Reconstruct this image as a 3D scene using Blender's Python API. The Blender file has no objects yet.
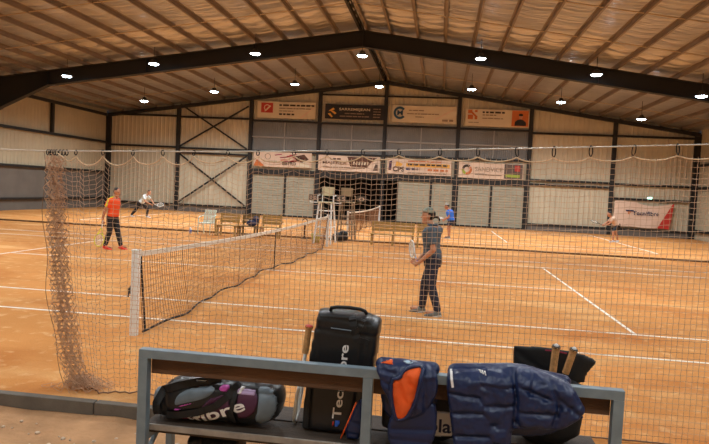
import bpy, bmesh, math, random
from mathutils import Vector, Matrix
from mathutils.bvhtree import BVHTree
random.seed(7)
PI = math.pi
V = Vector
C = bpy.context.scene.collection

# ------------------------------------------------------------------ materials
def lin(h):
    h = h.lstrip('#')
    o = []
    for i in (0, 2, 4):
        c = int(h[i:i+2], 16)/255
        o.append(c/12.92 if c <= .04045 else ((c+.055)/1.055)**2.4)
    return (*o, 1)

def mat(name, col, rough=.6, metal=0., noise=0., nscale=8., bump=0., bscale=30., spec=None, stretch=None):
    m = bpy.data.materials.new(name)
    m.use_nodes = True
    nt = m.node_tree
    b = nt.nodes['Principled BSDF']
    c = lin(col) if isinstance(col, str) else (*col, 1)
    b.inputs['Base Color'].default_value = c
    b.inputs['Roughness'].default_value = rough
    b.inputs['Metallic'].default_value = metal
    if spec is not None:
        b.inputs['Specular IOR Level'].default_value = spec
    tc = nt.nodes.new('ShaderNodeTexCoord')
    src = tc.outputs['Object']
    if stretch:
        mp = nt.nodes.new('ShaderNodeMapping')
        mp.inputs['Scale'].default_value = stretch
        nt.links.new(src, mp.inputs['Vector'])
        src = mp.outputs['Vector']
    n = nt.nodes.new('ShaderNodeTexNoise')
    n.inputs['Scale'].default_value = nscale
    n.inputs['Detail'].default_value = 5
    nt.links.new(src, n.inputs['Vector'])
    r = nt.nodes.new('ShaderNodeValToRGB')
    k = max(noise, .03)
    r.color_ramp.elements[0].position = .3
    r.color_ramp.elements[1].position = .7
    r.color_ramp.elements[0].color = (*[max(0, x*(1-k)) for x in c[:3]], 1)
    r.color_ramp.elements[1].color = (*[min(1, x*(1+k)) for x in c[:3]], 1)
    nt.links.new(n.outputs['Fac'], r.inputs['Fac'])
    nt.links.new(r.outputs['Color'], b.inputs['Base Color'])
    if bump:
        n2 = nt.nodes.new('ShaderNodeTexNoise')
        n2.inputs['Scale'].default_value = bscale
        n2.inputs['Detail'].default_value = 4
        nt.links.new(src, n2.inputs['Vector'])
        bp = nt.nodes.new('ShaderNodeBump')
        bp.inputs['Strength'].default_value = bump
        bp.inputs['Distance'].default_value = .02
        nt.links.new(n2.outputs['Fac'], bp.inputs['Height'])
        nt.links.new(bp.outputs['Normal'], b.inputs['Normal'])
    return m

def emit(name, col, s):
    m = bpy.data.materials.new(name)
    m.use_nodes = True
    b = m.node_tree.nodes['Principled BSDF']
    b.inputs['Base Color'].default_value = lin(col)
    b.inputs['Emission Color'].default_value = lin(col)
    b.inputs['Emission Strength'].default_value = s
    return m

def clay_mat():
    m = mat('clay', '#d08e50', .95, noise=.16, nscale=.3, spec=.1)
    nt = m.node_tree
    b = nt.nodes['Principled BSDF']
    old = b.inputs['Base Color'].links[0].from_socket
    tc = [x for x in nt.nodes if x.type == 'TEX_COORD'][0]
    def nz(scale, det, lo, hi, stretch=None, off=(0, 0, 0)):
        mp = nt.nodes.new('ShaderNodeMapping')
        mp.inputs['Scale'].default_value = stretch or (1, 1, 1)
        mp.inputs['Location'].default_value = off
        nt.links.new(tc.outputs['Object'], mp.inputs['Vector'])
        n = nt.nodes.new('ShaderNodeTexNoise')
        n.inputs['Scale'].default_value = scale
        n.inputs['Detail'].default_value = det
        nt.links.new(mp.outputs['Vector'], n.inputs['Vector'])
        r = nt.nodes.new('ShaderNodeMapRange')
        r.inputs['From Min'].default_value = lo
        r.inputs['From Max'].default_value = hi
        nt.links.new(n.outputs['Fac'], r.inputs['Value'])
        return r.outputs['Result'], n.outputs['Fac']
    def mix(fac, a, col, mode='MIX', k=1.):
        mx = nt.nodes.new('ShaderNodeMix')
        mx.data_type = 'RGBA'
        mx.blend_type = mode
        mm = nt.nodes.new('ShaderNodeMath')
        mm.operation = 'MULTIPLY'
        mm.inputs[1].default_value = k
        nt.links.new(fac, mm.inputs[0])
        nt.links.new(mm.outputs[0], mx.inputs['Factor'])
        nt.links.new(a, mx.inputs['A'])
        mx.inputs['B'].default_value = lin(col)
        return mx.outputs['Result']
    dry, _ = nz(1.3, 6, .52, .72, (.45, 1, 1))          # pale dusty drifts dragged along the court
    damp, _ = nz(.8, 5, .54, .7, (.6, 1, 1), (7, 3, 0))  # redder damp patches
    foot, ff = nz(5.5, 4, .56, .7)                       # scuffs
    grit, gf = nz(60, 3, .5, .8)
    c = mix(dry, old, '#eab87c', k=.75)
    c = mix(damp, c, '#b66c34', k=.75)
    c = mix(foot, c, '#ecc08a', k=.5)
    c = mix(grit, c, '#a2643a', k=.4)
    nt.links.new(c, b.inputs['Base Color'])
    bp = nt.nodes.new('ShaderNodeBump')
    bp.inputs['Strength'].default_value = .55
    bp.inputs['Distance'].default_value = .03
    nt.links.new(ff, bp.inputs['Height'])
    bp2 = nt.nodes.new('ShaderNodeBump')
    bp2.inputs['Strength'].default_value = .4
    bp2.inputs['Distance'].default_value = .006
    nt.links.new(gf, bp2.inputs['Height'])
    nt.links.new(bp.outputs['Normal'], bp2.inputs['Normal'])
    nt.links.new(bp2.outputs['Normal'], b.inputs['Normal'])
    return m

M = {}
M['clay'] = clay_mat()
M['line'] = mat('court_line_white', '#f2e9da', .8, noise=.12, nscale=6)
M['dirt'] = mat('dirt', '#b58a64', .95, noise=.25, nscale=3, bump=.7, bscale=25, spec=.1)
M['stone'] = mat('pebble', '#cbb299', .9, noise=.2, nscale=10)
M['kerb'] = mat('concrete', '#6f675d', .85, noise=.15, nscale=6, bump=.3, bscale=60)
M['steel_black'] = mat('black_painted_steel', '#1c1815', .65, noise=.15, nscale=2)
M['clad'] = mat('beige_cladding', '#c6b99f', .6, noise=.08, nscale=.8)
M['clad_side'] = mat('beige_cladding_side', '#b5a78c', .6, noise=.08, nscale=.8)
M['panel_grey'] = mat('grey_wall_panel', '#6a625a', .7, noise=.1, nscale=1.5)
M['window'] = mat('translucent_sheet', '#75736f', .45, noise=.12, nscale=1.2)
M['mullion'] = mat('grey_mullion', '#9a958e', .6)
M['shutter'] = mat('shutter_grey', '#a8a390', .5, noise=.07, nscale=2)
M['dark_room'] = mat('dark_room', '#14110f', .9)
M['purlin'] = mat('galvanised_purlin', '#88786a', .5, .3, noise=.12, nscale=1.5)
M['rod'] = mat('strap_rod', '#c2ad92', .5, .3)
def foil_mat():
    m = mat('insulation_foil', '#b9b5b6', .32, .75, noise=.12, nscale=.7)
    nt = m.node_tree
    b = nt.nodes['Principled BSDF']
    tc = [x for x in nt.nodes if x.type == 'TEX_COORD'][0]
    mp = nt.nodes.new('ShaderNodeMapping')
    mp.inputs['Scale'].default_value = (.5, 2.6, 1)
    nt.links.new(tc.outputs['Object'], mp.inputs['Vector'])
    n = nt.nodes.new('ShaderNodeTexNoise')
    n.inputs['Scale'].default_value = 1.4
    n.inputs['Detail'].default_value = 4
    nt.links.new(mp.outputs['Vector'], n.inputs['Vector'])
    bp = nt.nodes.new('ShaderNodeBump')
    bp.inputs['Strength'].default_value = .9
    bp.inputs['Distance'].default_value = .16
    nt.links.new(n.outputs['Fac'], bp.inputs['Height'])
    nt.links.new(bp.outputs['Normal'], b.inputs['Normal'])
    return m
M['foil'] = foil_mat()
M['lens'] = emit('lamp_lens', '#dff2ff', 30)
M['lamp_body'] = mat('lamp_body', '#3a3a3c', .5, .5)
M['cable'] = mat('steel_cable', '#cfc6b8', .45, .5)
M['cord'] = mat('net_cord_tan', '#cba688', .85, noise=.15, nscale=20)
M['rope'] = mat('edge_rope', '#e6c8a2', .85, noise=.1)
M['hook'] = mat('black_hook', '#171412', .5, .3)
M['post_white'] = mat('white_paint', '#eeefec', .5, noise=.08, nscale=9)
M['netcord'] = mat('tennis_net_cord', '#8a6142', .9)
M['band'] = mat('white_net_band', '#e6dccb', .75, noise=.08, nscale=6)
M['black_cord'] = mat('black_cord', '#201a16', .8)
M['wood'] = mat('old_bench_wood', '#b08c50', .75, noise=.3, nscale=5, bump=.2, stretch=(1, 8, 8))
M['wood_dark'] = mat('dark_bench_wood', '#7d6238', .8, noise=.3, nscale=6, bump=.2, stretch=(1, 8, 8))
M['plank'] = mat('brown_plank', '#5e4029', .7, noise=.35, nscale=3, bump=.25, stretch=(1, 6, 6))
M['seatwood'] = mat('worn_dark_seat', '#4a3d33', .7, noise=.3, nscale=4, bump=.3, stretch=(1, 6, 6))
M['frame_steel'] = mat('galvanised_bench_frame', '#82929c', .4, .2, noise=.12, nscale=12)
M['plastic'] = mat('pale_plastic', '#dce6d8', .45)
M['skin'] = mat('skin', '#c98d6b', .55, noise=.05, nscale=20)
M['skin_tan'] = mat('tanned_skin', '#b87a58', .55, noise=.05, nscale=20)
M['black_fab'] = mat('black_fabric', '#121214', .6, noise=.2, nscale=20, bump=.15)
M['black_gloss'] = mat('black_coated_fabric', '#17181b', .33, noise=.15, nscale=15, bump=.25, bscale=12)
M['slate'] = mat('slate_fabric', '#6c7a85', .5, noise=.12, nscale=12, bump=.15)
M['magenta'] = mat('magenta_fabric', '#d155b8', .45, noise=.08)
M['plum'] = mat('plum_fabric', '#4a1f3c', .5, noise=.1)
M['lilac'] = mat('lilac_fabric', '#b9a0c8', .45)
M['crimson'] = mat('crimson_trim', '#9c2746', .5)
M['white'] = mat('white_print', '#ece8e4', .6)
M['puffer'] = mat('navy_puffer', '#182850', .34, noise=.15, nscale=10, bump=.35, bscale=9)
M['orange_fab'] = mat('orange_lining', '#f0601f', .8, noise=.12, nscale=12, bump=.3, bscale=14)
M['grip'] = mat('tan_grip', '#cf9c64', .75, noise=.25, nscale=30, bump=.4, bscale=40)
M['red'] = mat('red', '#c8352c', .5)
M['blue'] = mat('blue', '#2b62c8', .5)
M['navy'] = mat('navy_print', '#1d2850', .6)
M['ink'] = mat('dark_ink', '#3a2a20', .7)
M['ink_grey'] = mat('grey_ink', '#8f7a66', .7)
M['banner'] = mat('cream_banner', '#d8c8ae', .6, noise=.06, nscale=1.5)
M['banner_pink'] = mat('pale_banner', '#dbbfa8', .6, noise=.08, nscale=1.5)
M['banner_black'] = mat('black_banner', '#1e1611', .55)
M['gold'] = mat('gold_print', '#e0a443', .6)
M['logo_red'] = mat('logo_red', '#b8362c', .6)
M['logo_blue'] = mat('logo_blue', '#1f4a66', .6)
M['logo_orange'] = mat('logo_orange', '#c86c30', .6)
M['logo_green'] = mat('logo_green', '#9aa83a', .6)
M['brown'] = mat('brown_print', '#5a3520', .6)
M['taupe'] = mat('taupe_print', '#5e4b40', .6)
M['shirt_orange'] = mat('orange_shirt', '#f0521c', .7, noise=.06)
M['shirt_white'] = mat('white_shirt', '#dfe9ea', .7, noise=.05)
M['shirt_blue'] = mat('blue_shirt', '#2c6ed6', .7, noise=.06)
M['shirt_grey'] = mat('slate_polo', '#4a5762', .7, noise=.15, nscale=12)
M['shirt_pink'] = mat('pale_shirt', '#c9a58b', .7, noise=.06)
M['trouser_navy'] = mat('navy_trousers', '#1c2238', .6, noise=.2, nscale=10)
M['trouser_black'] = mat('black_trousers', '#15151b', .65, noise=.15)
M['yellow'] = mat('yellow', '#e3dc32', .5)
M['shoe_red'] = mat('red_shoe', '#ef4630', .6)
M['shoe_grey'] = mat('grey_shoe', '#6f736e', .6, noise=.2)
M['shoe_white'] = mat('white_shoe', '#e4e6ea', .6)
M['sole'] = mat('white_sole', '#dcd8d0', .7)
M['hair'] = mat('dark_hair', '#1e1712', .6, noise=.2, nscale=40)
M['cap'] = mat('camouflage_cap', '#7d8272', .8, noise=.75, nscale=16)
M['cap_grey'] = mat('grey_cap', '#8a857c', .8, noise=.15)
M['eye'] = mat('eye', '#1a120e', .3)
M['lip'] = mat('lip', '#8a4636', .6)
M['string'] = mat('racket_string', '#e8e6da', .6)
M['racket_black'] = mat('black_racket', '#17181c', .35)
M['racket_white'] = mat('white_racket', '#dcdcd8', .4)
M['ybucket'] = mat('yellow_green', '#b6b02c', .6)

# ------------------------------------------------------------------ mesh builder
class MB:
    def __init__(s):
        s.bm = bmesh.new()
    def face(s, pts):
        vs = [s.bm.verts.new(p) for p in pts]
        return s.bm.faces.new(vs)
    def box(s, lo, hi, bev=0.):
        c = [(a+b)/2 for a, b in zip(lo, hi)]
        d = [abs(b-a) for a, b in zip(lo, hi)]
        r = bmesh.ops.create_cube(s.bm, size=1, matrix=Matrix.Translation(c) @ Matrix.Diagonal((*d, 1)))
        if bev:
            es = list({e for v in r['verts'] for e in v.link_edges})
            bmesh.ops.bevel(s.bm, geom=es, offset=bev, segments=2, affect='EDGES', profile=.6)
        return s
    def bar(s, a, b, w, h, up=(0, 0, 1)):
        a, b = V(a), V(b)
        d = (b-a)
        x = d.normalized()
        y = V(up).cross(x)
        if y.length < 1e-4:
            y = V((0, 1, 0)).cross(x)
        y.normalize()
        z = x.cross(y)
        m = Matrix((x, y, z)).transposed().to_4x4()
        m.translation = (a+b)/2
        bmesh.ops.create_cube(s.bm, size=1, matrix=m @ Matrix.Diagonal((d.length, w, h, 1)))
        return s
    def tube(s, pts, r, n=8, closed=False, caps=True):
        pts = [V(p) for p in pts]
        L = len(pts)
        rs = r if isinstance(r, (list, tuple)) else [r]*L
        rings = []
        ref = None
        for i, p in enumerate(pts):
            if closed:
                t = pts[(i+1) % L]-pts[i-1]
            else:
                t = pts[min(i+1, L-1)]-pts[max(i-1, 0)]
            if t.length < 1e-9:
                t = V((0, 0, 1))
            t.normalize()
            if ref is None:
                ref = t.orthogonal().normalized()
            u = ref - t*ref.dot(t)
            if u.length < 1e-6:
                u = t.orthogonal()
            u.normalize()
            ref = u
            v = t.cross(u)
            rings.append([s.bm.verts.new(p+(u*math.cos(2*PI*k/n)+v*math.sin(2*PI*k/n))*rs[i]) for k in range(n)])
        for i in range(L if closed else L-1):
            A, B = rings[i], rings[(i+1) % L]
            for k in range(n):
                s.bm.faces.new((A[k], A[(k+1) % n], B[(k+1) % n], B[k]))
        if caps and not closed and n > 2:
            s.bm.faces.new(list(reversed(rings[0])))
            s.bm.faces.new(rings[-1])
        return s
    def ell(s, c, r, m3=None, seg=16, rings=10):
        r = (r, r, r) if isinstance(r, (int, float)) else r
        m = Matrix.Translation(c)
        if m3 is not None:
            m = m @ m3.to_4x4()
        bmesh.ops.create_uvsphere(s.bm, u_segments=seg, v_segments=rings, radius=1, matrix=m @ Matrix.Diagonal((*r, 1)))
        return s
    def cap(s, a, b, ra, rb, n=12):
        """closed tapered limb piece with rounded ends"""
        a, b = V(a), V(b)
        d = (b-a).normalized()
        pts, rs = [], []
        for k in range(5):
            t = k/4*PI/2
            pts.append(a-d*ra*math.cos(t)); rs.append(max(ra*math.sin(t), ra*.05))
        for k in range(5):
            t = k/4*PI/2
            pts.append(b+d*rb*math.sin(t)); rs.append(max(rb*math.cos(t), rb*.05))
        s.tube(pts, rs, n)
        return s
    def loft(s, rings, caps=True):
        R = [[s.bm.verts.new(p) for p in ring] for ring in rings]
        n = len(R[0])
        for A, B in zip(R, R[1:]):
            for k in range(n):
                s.bm.faces.new((A[k], A[(k+1) % n], B[(k+1) % n], B[k]))
        if caps:
            s.bm.faces.new(list(reversed(R[0])))
            s.bm.faces.new(R[-1])
        return s
    def prism(s, poly, d):
        """extrude a planar polygon by vector d"""
        d = V(d)
        A = [s.bm.verts.new(p) for p in poly]
        B = [s.bm.verts.new(V(p)+d) for p in poly]
        s.bm.faces.new(A)
        s.bm.faces.new(list(reversed(B)))
        n = len(A)
        for k in range(n):
            s.bm.faces.new((A[k], B[k], B[(k+1) % n], A[(k+1) % n]))
        return s
    def mesh(s, name):
        bmesh.ops.recalc_face_normals(s.bm, faces=s.bm.faces[:])
        me = bpy.data.meshes.new(name)
        s.bm.to_mesh(me)
        s.bm.free()
        return me
    def build(s, name, m, parent=None, smooth=False, me=None):
        return link(name, me or s.mesh(name), m, parent, smooth)

def origin(o):
    p = V((0, 0, 0))
    while o is not None:
        p += o.location
        o = o.parent
    return p

def link(name, me, m, parent=None, smooth=False):
    me.materials.clear()
    me.materials.append(M[m] if isinstance(m, str) else m)
    if smooth:
        me.polygons.foreach_set('use_smooth', [True]*len(me.polygons))
    o = bpy.data.objects.new(name, me)
    if parent is not None:
        me.transform(Matrix.Translation(-origin(parent)))
        o.parent = parent
    C.objects.link(o)
    return o

def settle(o, base=None):
    """move a single-mesh thing's origin to its base"""
    me = o.data
    if base is None:
        xs = [v.co.x for v in me.vertices]; ys = [v.co.y for v in me.vertices]; zs = [v.co.z for v in me.vertices]
        base = ((min(xs)+max(xs))/2, (min(ys)+max(ys))/2, min(zs))
    me.transform(Matrix.Translation(-V(base)))
    o.location = base
    return o

def tag(o, label, cat, group=None):
    o['label'] = label
    o['category'] = cat
    if group:
        o['group'] = group
    return o

def thing(name, label, cat, loc, group=None):
    o = bpy.data.objects.new(name, None)
    o.empty_display_size = .1
    o.location = loc
    C.objects.link(o)
    return tag(o, label, cat, group)

def struct(o):
    o['kind'] = 'structure'
    return o

def dup(o, loc=None, parent=None):
    c = o.copy()
    C.objects.link(c)
    if loc is not None:
        c.location = loc
    if parent is not None:
        c.parent = parent
    for ch in list(o.children):
        dup(ch, None, c)
    return c

def remesh(mb, voxel, it=4):
    me = mb.mesh('tmp')
    o = bpy.data.objects.new('tmp', me)
    C.objects.link(o)
    r = o.modifiers.new('r', 'REMESH')
    r.mode = 'VOXEL'
    r.voxel_size = voxel
    sm = o.modifiers.new('s', 'SMOOTH')
    sm.iterations = it
    sm.factor = .5
    dg = bpy.context.evaluated_depsgraph_get()
    out = bpy.data.meshes.new_from_object(o.evaluated_get(dg))
    bpy.data.objects.remove(o)
    bpy.data.meshes.remove(me)
    return out

def text_mesh(txt, width, height, bold=.0, extrude=0.):
    """text in the XZ plane facing -Y, lower left corner at the origin, fitted to width x height"""
    cu = bpy.data.curves.new('t', 'FONT')
    cu.body = txt
    cu.size = 1
    cu.offset = bold
    cu.extrude = extrude
    cu.resolution_u = 4
    o = bpy.data.objects.new('t', cu)
    C.objects.link(o)
    dg = bpy.context.evaluated_depsgraph_get()
    me = bpy.data.meshes.new_from_object(o.evaluated_get(dg))
    bpy.data.objects.remove(o)
    xs = [v.co.x for v in me.vertices]; ys = [v.co.y for v in me.vertices]
    x0, x1, y0, y1 = min(xs), max(xs), min(ys), max(ys)
    sx, sy = width/(x1-x0), height/(y1-y0)
    for v in me.vertices:
        v.co = V(((v.co.x-x0)*sx, -v.co.z*.02, (v.co.y-y0)*sy))
    return me

def flat_text(name, txt, x, z, w, h, y, m, parent, bold=0.):
    me = text_mesh(txt, w, h, bold)
    me.transform(Matrix.Translation((x, y, z)))
    return link(name, me, m, parent)

def inside(p, poly):
    x, y = p
    c = False
    j = len(poly)-1
    for i in range(len(poly)):
        xi, yi = poly[i]; xj, yj = poly[j]
        if (yi > y) != (yj > y) and x < (xj-xi)*(y-yi)/(yj-yi)+xi:
            c = not c
        j = i
    return c

def edge_dist(p, poly):
    best = 1e9; bp = None
    px, py = p
    for i in range(len(poly)):
        ax, ay = poly[i]; bx, by = poly[(i+1) % len(poly)]
        dx, dy = bx-ax, by-ay
        t = max(0, min(1, ((px-ax)*dx+(py-ay)*dy)/(dx*dx+dy*dy+1e-12)))
        qx, qy = ax+t*dx, ay+t*dy
        d = math.hypot(px-qx, py-qy)
        if d < best:
            best = d; bp = (qx, qy)
    return best, bp

def smooth_poly(poly, n=2):
    for _ in range(n):
        o = []
        for i in range(len(poly)):
            a, b = poly[i], poly[(i+1) % len(poly)]
            o.append((a[0]*.75+b[0]*.25, a[1]*.75+b[1]*.25))
            o.append((a[0]*.25+b[0]*.75, a[1]*.25+b[1]*.75))
        poly = o
    return poly

def pillow(poly, yfun, front, back, h=.01, s=.05, relief=None):
    """soft cloth body: outline in XZ, puffed by `front` towards -Y and `back` towards +Y"""
    bm = bmesh.new()
    xs = [p[0] for p in poly]; zs = [p[1] for p in poly]
    nx = int((max(xs)-min(xs))/h)+2
    nz = int((max(zs)-min(zs))/h)+2
    x0, z0 = min(xs)-h/2, min(zs)-h/2
    cells = [(i, j) for i in range(nx) for j in range(nz) if inside((x0+(i+.5)*h, z0+(j+.5)*h), poly)]
    cs = set(cells)
    F, B = {}, {}
    def corner(i, j):
        if (i, j) in F:
            return
        p = (x0+i*h, z0+j*h)
        d, q = edge_dist(p, poly)
        rim = any((i-a, j-b) not in cs for a in (0, 1) for b in (0, 1))
        if rim:
            v = bm.verts.new((q[0], yfun(*q), q[1]))
            F[i, j] = B[i, j] = v
        else:
            t = math.sqrt(1-math.exp(-d/s*1.6))
            r = relief(*p) if relief else 0.
            F[i, j] = bm.verts.new((p[0], yfun(*p)-front*t-r*t, p[1]))
            B[i, j] = bm.verts.new((p[0], yfun(*p)+back*t, p[1]))
    for i, j in cells:
        for a, b in ((0, 0), (1, 0), (1, 1), (0, 1)):
            corner(i+a, j+b)
    for i, j in cells:
        k = ((i, j), (i+1, j), (i+1, j+1), (i, j+1))
        for D, flip in ((F, False), (B, True)):
            vs = [D[q] for q in (reversed(k) if flip else k)]
            if len(set(vs)) == 4:
                try:
                    bm.faces.new(vs)
                except ValueError:
                    pass
    for _ in range(2):
        bmesh.ops.smooth_vert(bm, verts=bm.verts[:], factor=.4, use_axis_x=True, use_axis_y=True, use_axis_z=True)
    mb = MB()
    mb.bm.free()
    mb.bm = bm
    return mb

def bvh_of(o):
    me = o.data.copy()
    me.transform(Matrix.Translation(origin(o)))
    vs = [v.co.copy() for v in me.vertices]
    fs = [tuple(p.vertices) for p in me.polygons]
    bpy.data.meshes.remove(me)
    return BVHTree.FromPolygons(vs, fs)

def cling(me, bvh, off=.003, fallback=None):
    """press a decal mesh (world XZ, any Y) onto the surface seen from -Y"""
    for v in me.vertices:
        hit = bvh.ray_cast(V((v.co.x, -20, v.co.z)), V((0, 1, 0)))
        if hit[0] is not None:
            v.co.y = hit[0].y-off
        elif fallback is not None:
            v.co.y = fallback
        else:
            n = bvh.find_nearest(V((v.co.x, -4.2, v.co.z)))
            v.co.y = n[0].y-off
    return me

def decal_poly(poly, bvh, name, m, parent, h=.008, off=.003, thick=.003):
    pb = pillow(poly, lambda x, z: 0, 0.0005, 0.0005, h=h)
    me = pb.mesh(name)
    ys = [v.co.y for v in me.vertices]
    front = [v.co.y < 0 for v in me.vertices]
    cling(me, bvh, 0)
    for v, f in zip(me.vertices, front):
        v.co.y -= off+thick if f else off*.2
    return link(name, me, m, parent, True)

def subdiv_mesh(me, cuts=1):
    bm = bmesh.new()
    bm.from_mesh(me)
    bmesh.ops.triangulate(bm, faces=bm.faces[:])
    for _ in range(cuts):
        long = [e for e in bm.edges if e.calc_length() > .012]
        if long:
            bmesh.ops.subdivide_edges(bm, edges=long, cuts=1)
            bmesh.ops.triangulate(bm, faces=bm.faces[:])
    bm.to_mesh(me)
    bm.free()
    return me

# ------------------------------------------------------------------ camera
cam = bpy.data.cameras.new('camera')
cam.sensor_width = 36
cam.lens = 622.05/709*36
cam.clip_start = .05
co = bpy.data.objects.new('camera', cam)
C.objects.link(co)
Rr = V((0.98944474, 0.13646315, 0.04875359))
Ru = V((-0.05520093, 0.04386544, 0.99751124))
Rf = V((0.13398493*-1, 0.9896735, -0.05093532))
mw = Matrix((Rr, Ru, -Rf)).transposed().to_4x4()
mw.translation = (3.53597545, -7.86099017, 1.85887949)
co.matrix_world = mw
bpy.context.scene.camera = co

# ------------------------------------------------------------------ hall shell
XL, XR, YF, YB = -18.0, 18.0, 30.0, -10.0
RZ, SL = 8.52, .139                      # underside of purlins at ridge, slope
def roof(x):
    return RZ-SL*abs(x)

mb = MB()
nx, ny = 60, 60
mb.face([(XL, -3.08, 0), (XR, -3.08, 0), (XR, YF, 0), (XL, YF, 0)])
struct(mb.build('floor', 'clay'))
# dirt strip in front of the kerb, gently uneven
mb = MB()
g = {}
for i in range(145):
    for j in range(56):
        x, y = XL+36*i/144, YB+(6.95)*j/55
        g[i, j] = mb.bm.verts.new((x, y, -.10+.006*math.sin(x*5+y*3)+.005*math.sin(x*11-y*7)+random.uniform(-.003, .003)))
for i in range(144):
    for j in range(55):
        mb.bm.faces.new((g[i, j], g[i+1, j], g[i+1, j+1], g[i, j+1]))
struct(mb.build('ground', 'dirt', smooth=True))
mb = MB()
for k in range(110):
    x = random.gauss(.7, .7); y = random.uniform(-4.6, -3.4)
    r = random.uniform(.006, .02)
    mb.ell((x, y, -.097), (r*random.uniform(.8, 1.5), r, r*.7), Matrix.Rotation(random.random()*6, 3, 'Z'), 7, 5)
o = mb.build('gravel', 'stone', smooth=True)
o['kind'] = 'stuff'
tag(o, 'scattered pale gravel on the dirt in front of the concrete kerb', 'gravel')
# kerb stones
n = 0
x = -6.3
kerb_proto = None
mb = MB()
mb.box((-.495, -3.14, -.25), (.495, -3.06, .005), .006)
kerb_proto = mb.build('kerb_stone', 'kerb')
struct(kerb_proto)
kerb_proto.location = (.3, 0, 0)
for k in range(-9, 10):
    if k:
        dup(kerb_proto, (.3+k*1.0, 0, 0))
# strip between the two courts
mb = MB()
mb.bar((-17.9, 14.55, .01), (17.9, 14.55, .01), .14, .1)
struct(mb.build('divider_kerb', mat('dark_kerb', '#7a5a38', .9, noise=.3, nscale=6)))

def court(y0, name):
    mb = MB()
    w, z = .05, .004
    def hl(y, xa, xb, w=w): mb.box((xa, y-w/2, -.002), (xb, y+w/2, z))
    def vl(x, ya, yb, w=w): mb.box((x-w/2, ya, -.002), (x+w/2, yb, z))
    for y in (0, 1.372, 9.6, 10.97): hl(y0+y, -11.885, 11.885)
    hl(y0+5.485, -6.4, 6.4)
    for x in (-6.4, 6.4): vl(x, y0+1.372, y0+9.6)
    for x in (-11.885, 11.885): vl(x, y0, y0+10.97, .08)
    struct(mb.build(name, 'line'))
court(0, 'court_lines')
court(17.2, 'court_lines')

def corr(mb, x0, x1, zf0, zf1, y, pitch=.28, dep=.026, axis='x', sgn=1):
    """trapezoidal sheet between x0 and x1"""
    n = max(1, round((x1-x0)/pitch))
    pr = []
    for k in range(n):
        for a, d in ((0, 0), (.55, 0), (.68, dep), (.87, dep)):
            pr.append((x0+(k+a)*(x1-x0)/n, d))
    pr.append((x1, 0))
    vs = []
    for xx, d in pr:
        lo, hi = zf0(xx), zf1(xx)
        if axis == 'x':
            vs.append((mb.bm.verts.new((xx, y-sgn*d, lo)), mb.bm.verts.new((xx, y-sgn*d, hi))))
        else:
            vs.append((mb.bm.verts.new((y-sgn*d, xx, lo)), mb.bm.verts.new((y-sgn*d, xx, hi))))
    for a, b in zip(vs, vs[1:]):
        mb.bm.faces.new((a[0], b[0], b[1], a[1]))

COLX = [-18, -13.15, -8.4, -4.05, 0, 4.4, 8.6, 13.35, 18]
c_ = lambda v: (lambda x: v)
top = lambda x: roof(x)+.22
mb = MB()
corr(mb, XL, COLX[2], c_(.0), top, YF+.12)
corr(mb, COLX[6], XR, c_(.0), top, YF+.12)
corr(mb, COLX[2], 0, c_(5.9), top, YF+.12)
corr(mb, 0, COLX[6], c_(5.9), top, YF+.12)
corr(mb, COLX[2], COLX[6], c_(2.55), c_(4.02), YF+.12)
mb.box((-18.1, YF+.14, -.2), (COLX[2], YF+.2, roof(18)))
mb.box((COLX[6], YF+.14, -.2), (18.1, YF+.2, roof(18)))
struct(mb.build('wall_far', 'clad'))
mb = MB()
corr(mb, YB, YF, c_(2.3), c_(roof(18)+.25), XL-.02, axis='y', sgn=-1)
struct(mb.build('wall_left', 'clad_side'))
mb = MB()
mb.box((XL-.12, YB, -.2), (XL, YF, 2.3))
struct(mb.build('wall_left_base', 'panel_grey'))
mb = MB()
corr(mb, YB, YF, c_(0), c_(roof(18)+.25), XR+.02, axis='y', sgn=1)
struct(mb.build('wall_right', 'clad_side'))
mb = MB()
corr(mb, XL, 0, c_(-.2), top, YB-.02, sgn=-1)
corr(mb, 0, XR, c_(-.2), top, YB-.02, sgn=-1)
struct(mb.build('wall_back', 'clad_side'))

# plinth strip along the base of the far wall
for k, (a, b) in enumerate([(COLX[0], COLX[2]), (COLX[6], COLX[8])]):
    mb = MB()
    mb.box((a+.1, YF-.02, 0), (b-.1, YF+.1, .28))
    struct(mb.build('baseboard_far', 'panel_grey'))

# roof insulation, sagging between purlins
SP = 1.13
mb = MB()
ys = [YB+(YF+.3-YB)*j/420 for j in range(421)]
xs = []
for k in range(-16, 16):
    for a in (0, .25, .5, .75):
        xs.append((k+a)*SP)
xs += [16*SP]
gr = {}
for i, x in enumerate(xs):
    f = (x/SP) % 1
    for j, y in enumerate(ys):
        sag = .05*math.sin(PI*f)
        wr = .08*math.sin(y*7.3+math.sin(x*1.3)*1.2)*math.exp(-((y-15.7)/1.4)**2) + .035*math.sin(y*4.3+x)*math.exp(-((y-26.5)/1.2)**2)
        gr[i, j] = mb.bm.verts.new((x, y, roof(x)+.20-sag-wr*math.sin(PI*f)))
for i in range(len(xs)-1):
    for j in range(420):
        mb.bm.faces.new((gr[i, j], gr[i, j+1], gr[i+1, j+1], gr[i+1, j]))
struct(mb.build('ceiling', 'foil', smooth=True))
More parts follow.
